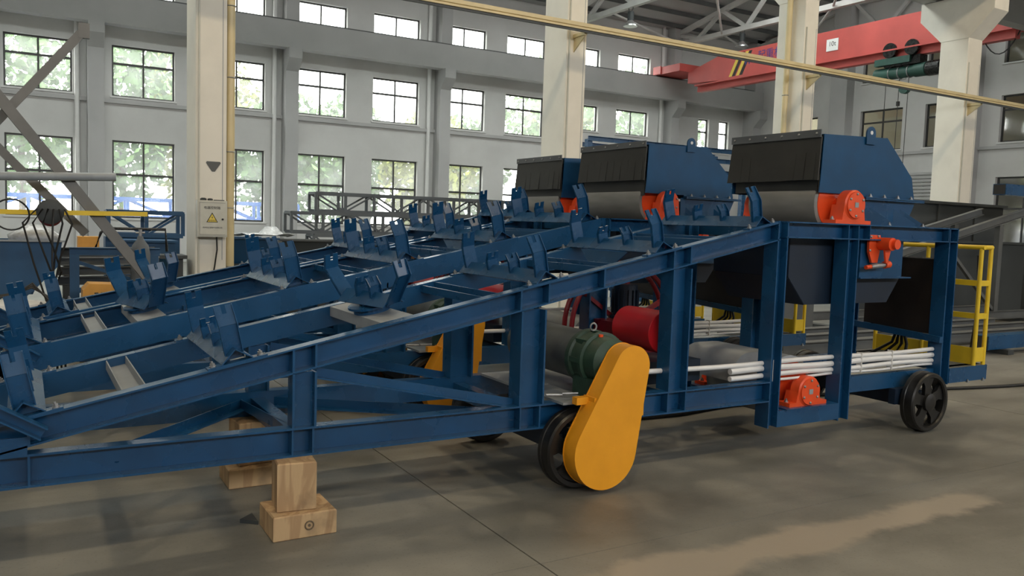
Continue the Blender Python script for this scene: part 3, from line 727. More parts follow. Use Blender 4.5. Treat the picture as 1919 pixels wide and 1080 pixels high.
    P('tail_plate', MB().box(-1.2, 0.0, 0.0, 0.012, 0.54, 0.62))
    # idlers
    for k in range(6):
        xk = alx if k == aln else xi0 + 0.925 * k
        idler(R_, xk, W, s, align=(k == aln))
    P('idler_bearer', MB().beam((alx, fb, ztop(alx) - 0.065), (alx, W - fb, ztop(alx) - 0.065), [(-0.1 * CT, 0.1 * ST), (-0.09 * CT, 0.09 * ST), (-0.09 * CT, 0.055 + 0.09 * ST), (0.09 * CT, 0.055 - 0.09 * ST), (0.09 * CT, -0.09 * ST), (0.1 * CT, -0.1 * ST), (0.1 * CT, 0.062 - 0.1 * ST), (-0.1 * CT, 0.062 + 0.1 * ST)]), 'galv')
    P('apron_plate', MB().plate([(3.62, 0.28 * W, ztop(3.62)), (3.62, 0.8 * W, ztop(3.62)), (3.58, 0.62 * W, ztop(3.6) - 0.12), (3.58, 0.42 * W, ztop(3.6) - 0.12)], 0.008))
    # head drum
    xd, zd, Rd = 5.63, 1.895 + hz * 0.5, 0.25
    ud0, ud1 = 0.20, W - 0.17
    hd = P('head_drum', MB().lathe((xd, ud0, zd), (0, 1, 0), [(0, Rd - 0.03), (0.006, Rd - 0.004), (0.02, Rd), (ud1 - ud0 - 0.02, Rd), (ud1 - ud0, Rd - 0.02)], 56), 'drum', 30)
    obj('drum_end', MB().lathe((xd, ud0 - 0.012, zd), (0, 1, 0), [(0, 0.085), (0.004, 0.10), (0.008, Rd - 0.035), (0.02, Rd - 0.032)], 40), 'orange', hd)
    obj('drum_end', MB().lathe((xd, ud1 + 0.012, zd), (0, -1, 0), [(0, 0.085), (0.004, 0.10), (0.008, Rd - 0.035), (0.02, Rd - 0.032)], 40), 'orange', hd)
    obj('shaft', MB().cyl((xd, 0.02, zd), (xd, W - 0.02, zd), 0.045, 20), 'orange', hd)
    bearing(R_, xd, 0.0, zd - 0.01, -1, 1.735); bearing(R_, xd, W, zd - 0.01, 1, 1.735)
    # hopper hood
    h0, h1 = hop_u; zt, zf = 2.46 + hz, 1.975 + hz * 0.5
    hp = P('hopper_hood', MB().plate([(5.41, h0, zt - 0.03), (6.19, h0, zt), (6.55, h0, 2.15 + hz), (6.60, h0, zf - 0.015), (5.90, h0, zf - 0.015), (5.90, h0, zf), (5.385, h0, zf), (5.395, h0, 2.08)], 0.008), 'hop_blue')
    obj('far_plate', MB().plate([(5.41, h1, zt - 0.03), (6.19, h1, zt), (6.55, h1, 2.15 + hz), (6.60, h1, zf), (5.385, h1, zf)], 0.008), 'hop_blue', hp, None)
    obj('back_plate', MB().plate([(6.19, h0, zt), (6.19, h1, zt), (6.55, h1, 2.15 + hz), (6.55, h0, 2.15 + hz)], 0.008).plate([(6.55, h0, 2.15 + hz), (6.55, h1, 2.15 + hz), (6.60, h1, zf), (6.60, h0, zf)], 0.008), 'hop_blue', hp, None)
    obj('top_plate', MB().plate([(5.41, h0, zt - 0.03), (5.41, h1, zt - 0.03), (6.19, h1, zt - 0.004), (6.19, h0, zt - 0.004)], 0.006), 'hop_blue', hp, None)
    obj('flange', MB().box(5.90, 6.68, h0 - 0.05, h0 + 0.01, zf - 0.035, zf - 0.025).box(5.90, 6.68, h0 - 0.05, h0 + 0.01, zf - 0.022, zf - 0.012), 'blue', hp, None)
    for xb_ in (5.98, 6.16, 6.34, 6.52):
        bolt(hp, (xb_, h0 - 0.03, zf - 0.012), 'flange_bolt')
    lug = [(5.905 + 0.055 - 0.055 * math.cos(a), h0 - 0.012, zt - 0.04 + 0.06 + 0.055 * math.sin(a)) for a in [math.pi * i / 10 for i in range(11)]]
    obj('lifting_lug', MB().plate([(5.905, h0 - 0.012, zt - 0.07)] + lug + [(6.015, h0 - 0.012, zt - 0.07)], 0.014), 'hop_blue', hp, None)
    obj('lug_hole', MB().cyl((5.96, h0 - 0.022, zt + 0.025), (5.96, h0 - 0.018, zt + 0.025), 0.016, 14), 'white', hp)
    lb = P('lower_hopper', MB().plate([(5.86, h0, zf - 0.03), (6.62, h0, zf - 0.03), (6.50, h0, 1.74), (5.86, h0, 1.74)], 0.008).plate([(6.62, h0, zf - 0.03), (6.62, h1, zf - 0.03), (6.50, h1, 1.74), (6.50, h0, 1.74)], 0.008))
    for xg in (5.93, 6.02, 6.33, 6.42):
        obj('gusset', MB().plate([(xg, h0, 1.88), (xg, h0, 1.737), (xg + 0.16, 0.02, 1.737)], 0.008), 'blue', lb, None)
    for xg in (6.1, 6.55): bolt(lb, (xg, 0.035, 1.735))
    # rubber skirt
    z_sk = 2.07 + hz
    sk = P('rubber_skirt', MB().prism([(5.375, h0 - 0.006, zt - 0.05), (5.375, h1 + 0.006, zt - 0.05), (5.352, h1 + 0.03, z_sk), (5.352, h0 - 0.01, z_sk)], (0.012, 0, 0)), 'rubber')
    n = 9
    for k in range(n):
        if k in ((3, 4, 5, 6) if hop_u[0] == 0.17 else ()): continue
        ya = h0 + 0.03 + (h1 - h0 - 0.06) * k / n; yb = ya + (h1 - h0 - 0.06) / n * 0.97
        jit = random.uniform(-0.006, 0.008)
        obj('skirt_strip', MB().prism([(5.374, ya, zt - 0.17 - 0.02 * random.random()), (5.374, yb, zt - 0.17), (5.352 - jit, yb, z_sk + 0.002), (5.352 - jit, ya, z_sk + 0.004)], (-0.009, 0, 0)), 'rubber', sk, None)
    sb = obj('clamp_bar', MB().box(5.362, 5.372, h0 - 0.008, h1 + 0.01, zt - 0.055, zt + 0.005), 'lattice', sk, None)
    obj('inner_curtain', MB().box(5.40, 5.41, h0 + 0.03, h1 - 0.03, 1.98, 2.2), 'rubber', sk, None)
    for k in range(6):
        q = link('clamp_bolt', FBOLT, sk, (5.362, h0 + 0.03 + (h1 - h0 - 0.06) * k / 5, zt - 0.025)); q.rotation_euler = (0, 0, math.radians(-90))
    # chute
    c0, c1 = 0.16, W - 0.12
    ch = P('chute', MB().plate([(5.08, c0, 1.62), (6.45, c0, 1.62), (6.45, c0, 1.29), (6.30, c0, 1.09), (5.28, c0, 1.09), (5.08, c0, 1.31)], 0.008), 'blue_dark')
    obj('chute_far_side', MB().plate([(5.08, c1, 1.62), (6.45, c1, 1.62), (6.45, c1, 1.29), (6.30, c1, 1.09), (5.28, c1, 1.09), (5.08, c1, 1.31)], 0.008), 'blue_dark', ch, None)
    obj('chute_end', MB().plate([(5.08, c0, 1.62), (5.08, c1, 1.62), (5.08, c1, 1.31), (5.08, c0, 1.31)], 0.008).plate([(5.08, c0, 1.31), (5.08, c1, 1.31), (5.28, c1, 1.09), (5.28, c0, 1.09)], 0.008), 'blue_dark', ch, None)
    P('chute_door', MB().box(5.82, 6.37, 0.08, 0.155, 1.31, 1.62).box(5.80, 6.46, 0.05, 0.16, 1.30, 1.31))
    # belt cleaner
    cl = P('belt_cleaner', MB().prism([(5.86, 0.035, 1.655), (6.0, 0.035, 1.655), (6.0, 0.035, 1.52), (5.98, 0.035, 1.43), (5.91, 0.035, 1.43), (5.865, 0.035, 1.52)], (0, 0.02, 0)), 'orange')
    obj('tension_tube', MB().cyl((6.0, -0.08, 1.585), (6.0, 0.05, 1.585), 0.052, 20).cyl((6.02, -0.11, 1.585), (6.02, -0.08, 1.585), 0.04, 16), 'orange', cl)
    obj('tension_arm', MB().prism([(5.97, -0.03, 1.56), (6.06, -0.03, 1.56), (6.02, -0.03, 1.43), (6.0, -0.03, 1.43)], (0, 0.015, 0)), 'orange', cl, None)
    obj('spring', MB().cyl((5.85, 0.0, 1.40), (6.02, 0.0, 1.415), 0.02, 14), 'steel', cl)
    obj('spring_end', MB().cyl((5.79, 0.0, 1.395), (5.85, 0.0, 1.40), 0.017, 12).cyl((6.02, 0.0, 1.415), (6.08, 0.0, 1.42), 0.03, 12), 'orange', cl)
    for (xb_, zb_) in ((5.88, 1.64), (5.97, 1.645), (5.875, 1.53)):
        link('cleaner_bolt', FBOLT, cl, (xb_, 0.035, zb_))
    # lower drum
    xl, zl, Rl = 5.23, 0.43, 0.25
    ld = P('tail_drum', MB().lathe((xl, 0.22, zl), (0, 1, 0), [(0, Rl - 0.02), (0.01, Rl), (W - 0.42, Rl), (W - 0.41, Rl - 0.02)], 48), 'galv', 30)
    obj('drum_end', MB().lathe((xl, 0.208, zl), (0, 1, 0), [(0, 0.09), (0.004, 0.1), (0.008, Rl - 0.04), (0.02, Rl - 0.035)], 36), 'orange', ld)
    obj('shaft', MB().cyl((xl, 0.03, zl), (xl, W - 0.03, zl), 0.05, 18), 'orange', ld)
    bearing(R_, xl, 0.0, zl, -1, 0.318, 0.105); bearing(R_, xl, W, zl, 1, 0.318, 0.105)
    bm = []
    for i in range(13):
        a = math.pi * (0.0 + i / 12.0); bm.append((4.92 - 0.27 * math.cos(a), 0.5 + 0.25 * math.sin(a) + 0.03 * math.sin(3 * a)))
    P('belt_loop', MB().prism([(x, 0.26, z) for x, z in bm], (0, W - 0.5, 0)), 'galv', 50)
    # travelling wheels
    wheel(R_, 2.985, -0.12, -0.01, 0.255); wheel(R_, 2.985, W + 0.01 - far_in, W + 0.12 - far_in, 0.255)
    wheel(R_, 6.58, -0.13, -0.02, 0.258); wheel(R_, 6.58, W + 0.02 - far_in, W + 0.13 - far_in, 0.258)
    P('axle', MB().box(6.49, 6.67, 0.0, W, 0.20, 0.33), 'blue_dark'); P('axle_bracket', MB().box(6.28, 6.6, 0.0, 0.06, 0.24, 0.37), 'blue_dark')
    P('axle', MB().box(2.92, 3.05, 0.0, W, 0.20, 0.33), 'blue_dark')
    # drive guard
    def gout(k):
        pts = []
        for i in range(25):
            a = math.radians(150.15 + (351.35 - 150.15) * i / 24); pts.append((3.075 + (0.235 + k) * math.cos(a), 0.262 + (0.235 + k) * math.sin(a)))
        for i in range(21):
            a = math.radians(-8.65 + (150.15 + 8.65) * i / 20); pts.append((3.258 + (0.133 + k) * math.cos(a), 0.786 + (0.133 + k) * math.sin(a)))
        return pts
    gd = P('drive_guard', MB().prism([(x, -0.255, z) for x, z in gout(0)], (0, 0.13, 0)), 'yellow', 40)
    obj('guard_rim', MB().prism([(x, -0.135, z) for x, z in gout(0.004)], (0, 0.006, 0)), 'yellow', gd, 40)
    obj('guard_lug', MB().box(2.90, 3.02, -0.17, -0.12, 0.555, 0.60).box(2.985, 3.02, -0.235, -0.12, 0.545, 0.605), 'yellow', gd, None)
    obj('guard_lug', MB().box(3.33, 3.385, -0.22, -0.16, 0.46, 0.62), 'yellow', gd, None)
    # gear reducer and drive motor
    xg, zg = 3.22, 0.79
    gr = P('gear_reducer', MB().lathe((xg, -0.12, zg), (0, 1, 0), [(0, 0.10), (0.03, 0.15), (0.13, 0.16), (0.135, 0.18), (0.165, 0.18), (0.17, 0.165), (0.25, 0.17), (0.26, 0.185), (0.30, 0.185)], 32), 'green', 30)
    for k in range(8):
        a = 2 * math.pi * k / 8
        obj('casting_rib', MB().bar((xg + 0.165 * math.cos(a), 0.02, zg + 0.165 * math.sin(a)), (xg + 0.165 * math.cos(a), 0.16, zg + 0.165 * math.sin(a)), 0.03, 0.03), 'green', gr, None)
    obj('gear_foot', MB().box(3.08, 3.36, -0.08, 0.14, 0.555, 0.68), 'green', gr, None)
    obj('oil_plug', MB().cyl((xg - 0.03, 0.0, zg + 0.15), (xg - 0.03, 0.0, zg + 0.168), 0.015, 10), 'orange', gr)
    obj('eye_bolt', MB().torus((xg - 0.02, 0.10, zg + 0.205), (0, 1, 0), 0.024, 0.006, 18, 6), 'steel', gr)
    P('drive_motor', MB().lathe((xg, 0.18, zg), (0, 1, 0), [(0, 0.165), (0.01, 0.165), (min(0.8, W - 0.3), 0.165), (min(0.82, W - 0.28), 0.14)], 32), 'grey_tube', 30)
    P('motor_base', MB().box(2.86, 3.45, -0.08, W - 0.08, 0.54, 0.556), 'galv')
    for xx in (2.8, 2.92): P('adjusting_screw', MB().cyl((xx - 0.03, -0.02, 0.60), (xx + 0.07, -0.05, 0.60), 0.008, 8), 'steel', 35)
    # conduits
    for (z_, xa, xb, rr) in ((0.668, 3.38, 6.92, 0.018), (0.622, 4.44, 6.92, 0.023), (0.572, 4.44, 6.92, 0.02), (0.535, 4.86, 6.92, 0.011)):
        c = [(xa + (xb - xa) * i / 24, 0.085 + (0.1 if False else 0), z_ + 0.005 * math.sin(i * 0.5 + z_ * 30)) for i in range(25)]
        P('conduit', MB().tube(c, rr, 10), 'pvc', 60)
    P('conduit_elbow', MB().tube([(4.86, 0.085, 0.545), (4.83, 0.085, 0.54), (4.825, 0.085, 0.50)], 0.012, 8), 'pvc', 60)
    for xx in (4.86, 5.9, 6.3):
        P('cable_tie', MB().box(xx, xx + 0.006, 0.06, 0.112, 0.525, 0.69), 'white')
    # control panel on rear post line
    pn = P('control_panel', MB().box(6.9, 6.93, 0.08, W - 0.28, 0.80, 1.47), 'panel'); obj('panel_rim', MB().box(6.894, 6.90, 0.08, 0.092, 0.80, 1.47).box(6.894, 6.90, 0.08, W - 0.28, 1.46, 1.47), 'steel', pn, None)
    P('panel_bearer', MB().beam((6.9, 0.0, 0.735), (6.9, W, 0.79), [(0, 0), (0.05, 0), (0.05, 0.055), (0, 0.055)]))
    for k in range(4):
        P('control_cable', MB().tube([(7.0, 0.45 + 0.02 * k, 0.8), (7.02, 0.42 + 0.05 * k, 0.66), (7.0, 0.42 + 0.12 * k, 0.52)], 0.014, 8), 'cable', 60)
    # rear platform and handrail
    pf = P('platform', MB().box(7.02, end_x, 0.0, W, 0.485, 0.50), 'lattice'); obj('platform_edge', MB().box(7.02, end_x, -0.006, 0.0, 0.37, 0.503).box(end_x, end_x + 0.006, 0, W, 0.37, 0.503), 'blue', pf, None)
    for xx in (7.3, end_x - 0.06): bolt(pf, (xx, -0.012, 0.36))
    hr = P('handrail', MB().tube([(end_x - 0.01, 0.03, 0.50), (end_x - 0.01, 0.03, 1.565)], 0.019, 12), 'hyellow', 60)
    HR = lambda nm, a, b, r=0.019: obj(nm, MB().tube([a, b], r, 12), 'hyellow', hr, 60)
    xq = end_x - 0.16
    HR('rail_post', (xq, 0.03, 0.50), (xq, 0.03, 1.565)); HR('rail_post', (xq, W - 0.03, 0.50), (xq, W - 0.03, 1.565)); HR('rail_post', (xq, W / 2, 0.50), (xq, W / 2, 1.565))
    HR('top_rail', (xq, 0.0, 1.575), (xq, W, 1.575), 0.021); HR('top_rail', (xq, 0.03, 1.575), (end_x, 0.03, 1.575), 0.021)
    for zz in (0.95, 1.25):
        obj('mid_rail', MB().box(xq - 0.012, xq + 0.012, 0.03, W - 0.03, zz - 0.025, zz + 0.025), 'hyellow', hr, None)
        obj('mid_rail', MB().box(xq, end_x, 0.018, 0.042, zz - 0.025, zz + 0.025), 'hyellow', hr, None)
    obj('toe_board', MB().box(xq - 0.005, xq + 0.005, 0.03, W - 0.03, 0.505, 0.66), 'hyellow', hr, None)
    obj('toe_board', MB().box(xq, end_x, 0.022, 0.034, 0.53, 0.66), 'hyellow', hr, None)
    obj('rail_cable', MB().tube([(xq + 0.08, 0.1, 1.5), (xq + 0.09, 0.08, 1.0), (xq + 0.06, 0.1, 0.6)], 0.014, 8), 'cable', hr, 60)
    # cable reel
    yr = W - 0.02
    cx, cz, RR = 4.16, 0.86, 0.50
    rl = P('cable_reel', MB().torus((cx, yr - 0.05, cz), (0, 1, 0), RR, 0.02, 48, 10).torus((cx, yr + 0.05, cz), (0, 1, 0), RR, 0.02, 48, 10), 'dkred', 60)
    for k in range(6):
        a = 2 * math.pi * k / 6 + 0.45
        obj('reel_spoke', MB().bar((cx + 0.08 * math.cos(a), yr - 0.05, cz + 0.08 * math.sin(a)), (cx + RR * math.cos(a), yr - 0.05, cz + RR * math.sin(a)), 0.03, 0.04, (0, 1, 0)), 'dkred', rl, None)
    obj('slip_ring_housing', MB().lathe((3.905, 0.20, 0.915), (0, 1, 0), [(0, 0.148), (0.005, 0.152), (0.42, 0.152), (0.44, 0.13)], 40), 'red', rl, 30)
    obj('reel_gearbox', MB().box(3.85, 4.19, W - 0.46, W - 0.10, 0.70, 0.93), 'dkred', rl, None)
    fm = MB().cyl((4.12, W - 0.14, 0.95), (4.12, W - 0.14, 1.20), 0.095, 24).cyl((4.12, W - 0.14, 0.93), (4.12, W - 0.14, 0.955), 0.12, 24)
    mo = obj('reel_motor', fm, 'blue_dark', rl, 30)
    for k in range(16):
        a = 2 * math.pi * k / 16
        obj('cooling_fin', MB().bar((4.12 + 0.1 * math.cos(a), W - 0.14 + 0.1 * math.sin(a), 0.97), (4.12 + 0.1 * math.cos(a), W - 0.14 + 0.1 * math.sin(a), 1.16), 0.008, 0.02, (math.cos(a), math.sin(a), 0)), 'blue_dark', mo, None)
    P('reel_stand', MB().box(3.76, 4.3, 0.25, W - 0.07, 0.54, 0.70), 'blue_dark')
    return R_
conveyor('nearest blue mobile belt conveyor with big yellow chain guard in front', 4.25, 1.08, 1.0, True, 0.0, 0.0, (0.17, 1.1))
conveyor('wide blue mobile belt conveyor standing in the middle of the three', 6.42, 1.36, 1.25, False, 0.06, 0.0, (0.12, 1.23), aln=1, end_x=7.75, alx=0.80, hv=0.17, fb=0.075, far_in=0.28)
conveyor('farthest blue mobile belt conveyor, by the column with the cabinet', 7.92, 1.08, 1.05, False, 0.0, 0.0, (0.13, 1.12), aln=1, xi0=0.25, alx=1.12, fb=0.075)

# ------------------------------------------------------------------ timber blocks and floor bits near the conveyor
def block(name, x0, x1, y0, y1, z0, z1, label, rz=0.0, grp='timber support blocks'):
    hx, hy, h = (x1 - x0) / 2, (y1 - y0) / 2, z1 - z0; e = 0.006
    mb = MB()
    for z, k in ((0, e), (e, 0), (h - e, 0), (h, e)):
        n = len(mb.v)
        mb.v += [(-hx + k, -hy + k, z), (hx - k, -hy + k, z), (hx - k, hy - k, z), (-hx + k, hy - k, z)]
        if n:
            mb.f += [(n - 4 + i, n - 4 + (i + 1) % 4, n + (i + 1) % 4, n + i) for i in range(4)]
    mb.f += [(3, 2, 1, 0), (12, 13, 14, 15)]
    o = obj(name, mb, 'wood', None, None); o.location = ((x0 + x1) / 2, (y0 + y1) / 2, z0); o.rotation_euler = (0, 0, rz)
    return tag(o, label, 'timber', grp)
b1 = block('timber_block', 1.065, 1.395, 4.09, 4.37, 0, 0.13, 'flat timber block on the floor with a round knot, front of the two')
b2 = block('timber_block', 1.11, 1.31, 4.14, 4.34, 0.13, 0.385, 'upright timber block under the near rail of the front conveyor', -0.12)
block('timber_block', 1.04, 1.37, 5.02, 5.30, 0, 0.12, 'flat dark timber block behind, under the far rail')
block('timber_block', 1.10, 1.31, 5.08, 5.28, 0.12, 0.385, 'upright dark timber block standing behind, under the far rail', 0.1)
kn = obj('knot', MB().torus((0.02, -0.1415, 0.065), (0, 1, 0), 0.022, 0.004, 20, 6).cyl((0.02, -0.142, 0.065), (0.02, -0.139, 0.065), 0.008, 10), 'bark', b1)
tag(obj('steel_offcut', MB().prism([(0.98, 4.45, 0), (1.06, 4.38, 0), (1.06, 4.52, 0)], (0, 0, 0.02)), 'dgrey', None, None), 'dark triangular steel offcut lying beside the front timber block', 'offcut')
def floor_cable(name, pts, label, r=0.018):
    tag(obj(name, MB().tube(pts, r, 8), 'cable', None, 60), label, 'cable', 'power cables on the floor')
floor_cable('power_cable', [(6.9 + 0.5 * i, 5.55 - 0.09 * i + 0.04 * math.sin(i), 0.019) for i in range(12)], 'black power cable trailing right from behind the rear wheel')
floor_cable('power_cable', [(3.6 + 0.35 * i, 5.48 + 0.05 * math.sin(i * 1.3), 0.019) for i in range(10)], 'black power cable lying under the front conveyor')
# ------------------------------------------------------------------ column fittings
cb = tag(empty('electrical_cabinet', (2.07, 12.3, 1.33)), 'grey metal electrical cabinet with yellow warning triangle on the left column', 'cabinet')
obj('cabinet_body', MB().box(0.0, 0.40, -0.16, -0.035, 0, 0.51), 'boxgrey', cb, None)
dr_ = obj('cabinet_door', MB().box(0.02, 0.38, -0.172, -0.16, 0.02, 0.49), 'boxgrey', cb, None)
obj('door_seam', MB().box(0.028, 0.032, -0.1735, -0.172, 0.03, 0.48).box(0.028, 0.372, -0.1735, -0.172, 0.476, 0.48).box(0.028, 0.372, -0.1735, -0.172, 0.03, 0.034), 'pgrey', dr_, None)
tri = [(0.125, -0.1735, 0.21), (0.265, -0.1735, 0.21), (0.195, -0.1735, 0.33)]
obj('warning_triangle', MB().prism([(0.117, -0.1725, 0.205), (0.273, -0.1725, 0.205), (0.195, -0.1725, 0.343)], (0, -0.001, 0)), 'ink', dr_, None)
obj('warning_field', MB().prism([(0.132, -0.1737, 0.213), (0.258, -0.1737, 0.213), (0.195, -0.1737, 0.322)], (0, -0.001, 0)), 'sign_yellow', dr_, None)
wall_text('warning_text', '有电危险', 0.026, 'ink', dr_, (0.195, -0.1752, 0.228), '-y')
obj('warning_bolt', MB().prism([(0.200, -0.1748, 0.30), (0.186, -0.1748, 0.268), (0.196, -0.1748, 0.268), (0.190, -0.1748, 0.244), (0.206, -0.1748, 0.276), (0.196, -0.1748, 0.276)], (0, -0.0006, 0)), 'ink', dr_, None)
wall_text('title_text', '电器控制箱', 0.045, 'ink', dr_, (0.195, -0.1732, 0.405), '-y')
wall_text('maker_text', '苏州永正源电气有限公司', 0.024, 'ink', dr_, (0.2, -0.1732, 0.13), '-y')
obj('lock', MB().cyl((0.335, -0.185, 0.25), (0.335, -0.172, 0.25), 0.014, 12), 'black', dr_)
ts = tag(empty('triangle_sign', (2.31, 12.298, 2.25)), 'dark inverted triangle fixing plate on the column above the cabinet', 'sign')
obj('sign_plate', MB().prism([(-0.09, -0.005, 0.14), (-0.10, -0.005, 0.12), (-0.02, -0.005, 0.0), (0.02, -0.005, 0.0), (0.10, -0.005, 0.12), (0.09, -0.005, 0.14)], (0, 0.004, 0)), 'pgrey', ts, None)
tag(obj('work_glove', MB().lathe((2.16, 12.2, 1.84), (0, 0, 1), [(0, 0.042), (0.02, 0.046), (0.035, 0.025)], 12), 'dgrey', None), 'larger dark bundled glove on top of the electrical cabinet', 'glove', 'gloves on the cabinet')
tag(obj('work_glove', MB().lathe((2.25, 12.2, 1.84), (0, 0, 1), [(0, 0.035), (0.02, 0.038), (0.03, 0.02)], 12), 'dgrey', None), 'smaller dark bundled glove on top of the electrical cabinet', 'glove', 'gloves on the cabinet')
tag(obj('hand_file', MB().prism([(2.30, 12.18, 1.84), (2.44, 12.185, 1.84), (2.44, 12.215, 1.84), (2.30, 12.22, 1.84)], (0, 0, 0.012)), 'dgrey', None, None), 'thin dark tool lying on top of the electrical cabinet', 'tool')
tag(obj('cabinet_cable', MB().tube([(2.34, 12.2, 1.33), (2.35, 12.22, 1.15), (2.32, 12.24, 0.9), (2.27, 12.25, 0.6), (2.26, 12.25, 0.0)], 0.011, 8), 'cable', None, 60), 'black cable hanging down from the electrical cabinet', 'cable')

# ------------------------------------------------------------------ welding boom and steel stock at the left
def pt(x, z, y=10.0): return (x, y, z)
bm_ = tag(empty('welding_boom', (0, 10.2, 0)), 'grey diagonal steel boom frame with pipe arms at the left', 'boom')
obj('main_strut', MB().bar((-0.62, 0, 3.33), (1.62, 0, 0.35), 0.14, 0.11), 'boomgrey', bm_, None)
obj('upper_strut', MB().bar((-0.55, 0.15, 2.15), (0.58, 0.15, 3.60), 0.05, 0.09), 'boomgrey', bm_, None)
obj('lower_strut', MB().bar((-0.5, 0.3, 2.58), (0.60, 0.3, 1.38), 0.06, 0.09), 'boomgrey', bm_, None)
obj('strut_plate', MB().box(0.53, 0.64, 0.12, 0.18, 3.52, 3.68), 'boomgrey', bm_, None)
obj('grey_arm', MB().cyl((-2.0, -0.12, 1.89), (0.87, -0.12, 2.02), 0.045, 18), 'galv', bm_)
obj('yellow_arm', MB().bar((-2.0, -0.1, 1.58), (1.19, -0.1, 1.625), 0.05, 0.05), 'hyellow', bm_, None)
obj('foot', MB().box(1.40, 1.80, -0.2, 0.2, 0, 0.4), 'boomgrey', bm_, None)
obj('rear_foot', MB().bar((-0.62, 0, 3.33), (-1.6, 0, 0.0), 0.12, 0.1), 'boomgrey', bm_, None)
wf = tag(empty('wire_feeder', (0.235, 9.95, 1.6)), 'dark wire feeder with trailing cables hanging on the yellow arm', 'wire feeder')
obj('feeder_body', MB().lathe((0, -0.06, 0.02), (0, 1, 0), [(0, 0.08), (0.02, 0.13), (0.10, 0.13), (0.12, 0.08)], 24), 'dgrey', wf)
obj('feeder_cover', MB().lathe((0, -0.03, -0.02), (0, 1, 0), [(0, 0.09), (0.05, 0.115), (0.08, 0.09)], 24), 'dkred', wf)
for k in range(6):
    a = random.uniform(-0.3, 0.3); l = random.uniform(0.7, 1.2)
    obj('feeder_cable', MB().tube([(-0.12 + 0.05 * k, -0.09, 0.05), (-0.25 + 0.09 * k, -0.10, -0.1), (-0.16 + 0.06 * k + a * 0.2, -0.11, -0.45 * l), (-0.05 + 0.03 * k + a * 0.3, -0.08, -0.8 * l), (-0.1 + 0.05 * k, -0.06, -1.15 * l)], 0.011, 6), 'cable', wf, 60)
obj('loop_cable', MB().torus((-0.35, -0.08, -0.02), (0, 1, 0.2), 0.16, 0.009, 28, 6), 'cable', wf, 60)
hb = tag(empty('blue_hopper', (-0.5, 10.75, 0)), 'blue steel hopper with pointed bottom under the boom at left edge', 'hopper')
obj('hopper_side', MB().plate([(-0.9, 0, 1.28), (0.87, 0, 1.28), (0.83, 0, 1.0), (0.58, 0, 0.72), (0.45, 0, 0.60), (0.35, 0, 0.70), (0.2, 0, 0.58), (-0.9, 0, 0.62)], 0.01), 'paleblue', hb, None)
obj('hopper_rim', MB().box(-0.95, 0.90, -0.04, 0.0, 1.275, 1.295), 'galv', hb, None)
obj('hopper_back', MB().plate([(0.87, 0, 1.28), (0.87, 0.9, 1.28), (0.58, 0.9, 0.72), (0.58, 0, 0.72)], 0.01), 'paleblue', hb, None)
obj('hopper_far_side', MB().plate([(-0.9, 0.9, 1.28), (0.87, 0.9, 1.28), (0.58, 0.9, 0.6), (-0.9, 0.9, 0.6)], 0.01), 'paleblue', hb, None)
for u in (-0.7, 0.45):
    obj('hopper_leg', MB().box(u, u + 0.07, 0.1, 0.17, 0, 0.75).box(u, u + 0.07, 0.7, 0.77, 0, 0.75), 'paleblue', hb, None)
tag(obj('plastic_wrap', MB().lathe((0.1, 11.15, 1.26), (0, 0, 1), [(0, 0.26), (0.08, 0.28), (0.16, 0.16), (0.2, 0.06)], 14), 'plastic', None, 80), 'crumpled clear plastic wrap lying on the blue hopper', 'plastic')
st = tag(empty('steel_trestle', (0.45, 10.9, 0)), 'blue steel trestle frame behind the hopper', 'trestle')
obj('top_beam', MB().beam((0, 0, 1.12), (0.98, 0, 1.12), ibeam(0.09, 0.08, 0.01, 0.008)), 'paleblue', st, None)
obj('leg', MB().box(0.86, 0.96, 0, 0.08, 0, 1.12), 'paleblue', st, None); obj('leg', MB().box(0.0, 0.1, 0, 0.08, 0, 1.12), 'paleblue', st, None)
obj('brace', MB().bar((0.05, 0.04, 1.05), (0.9, 0.04, 0.74), 0.04, 0.04), 'paleblue', st, None)
obj('lower_beam', MB().bar((0.0, 0.04, 0.70), (0.95, 0.04, 0.74), 0.06, 0.06), 'paleblue', st, None)
for k in range(4):
    tag(obj('stock_bar', MB().beam((0.35, 11.5, 0.72 + 0.12 * k), (1.6 - 0.05 * k, 11.5, 0.74 + 0.12 * k), ibeam(0.1, 0.12, 0.012, 0.01)), ('lattice', 'pgrey', 'galv', 'dgrey')[k], None, None), ('lowest', 'second lowest', 'third', 'topmost')[k] + ' steel bar of the stack behind the blue trestle', 'steel bar', 'steel bars stacked behind the trestle')
tag(obj('stock_rack', MB().box(0.4, 0.5, 11.45, 11.7, 0, 0.72).box(1.4, 1.5, 11.45, 11.7, 0, 0.72), 'dgrey', None, None), 'dark rack legs carrying the steel bars', 'rack')
oc_ = tag(empty('orange_case', (0.55, 10.05, 0.42)), 'orange yellow equipment case with black lettering, left of the tilted idlers', 'case')
obj('case_body', MB().prism([(-0.02, 0, 0), (0.40, 0, 0), (0.38, 0, 0.36), (0.34, 0, 0.42), (0.05, 0, 0.43), (-0.01, 0, 0.36)], (0, 0.35, 0)), 'oboxm', oc_, None)
wall_text('case_text', 'ZOOMTA', 0.05, 'ink', oc_, (0.27, -0.002, 0.315), '-y')
obj('case_logo', MB().box(0.10, 0.14, -0.002, 0, 0.318, 0.334).box(0.10, 0.14, -0.002, 0, 0.296, 0.310), 'ink', oc_, None)
tag(obj('case_stand', MB().box(0.50, 1.0, 10.0, 10.5, 0, 0.42), 'dgrey', None, None), 'dark stand under the orange case', 'stand')
ob_ = tag(empty('orange_machine', (0.62, 12.6, 1.05)), 'small orange welding power source with carry frame behind the trestle', 'welder')
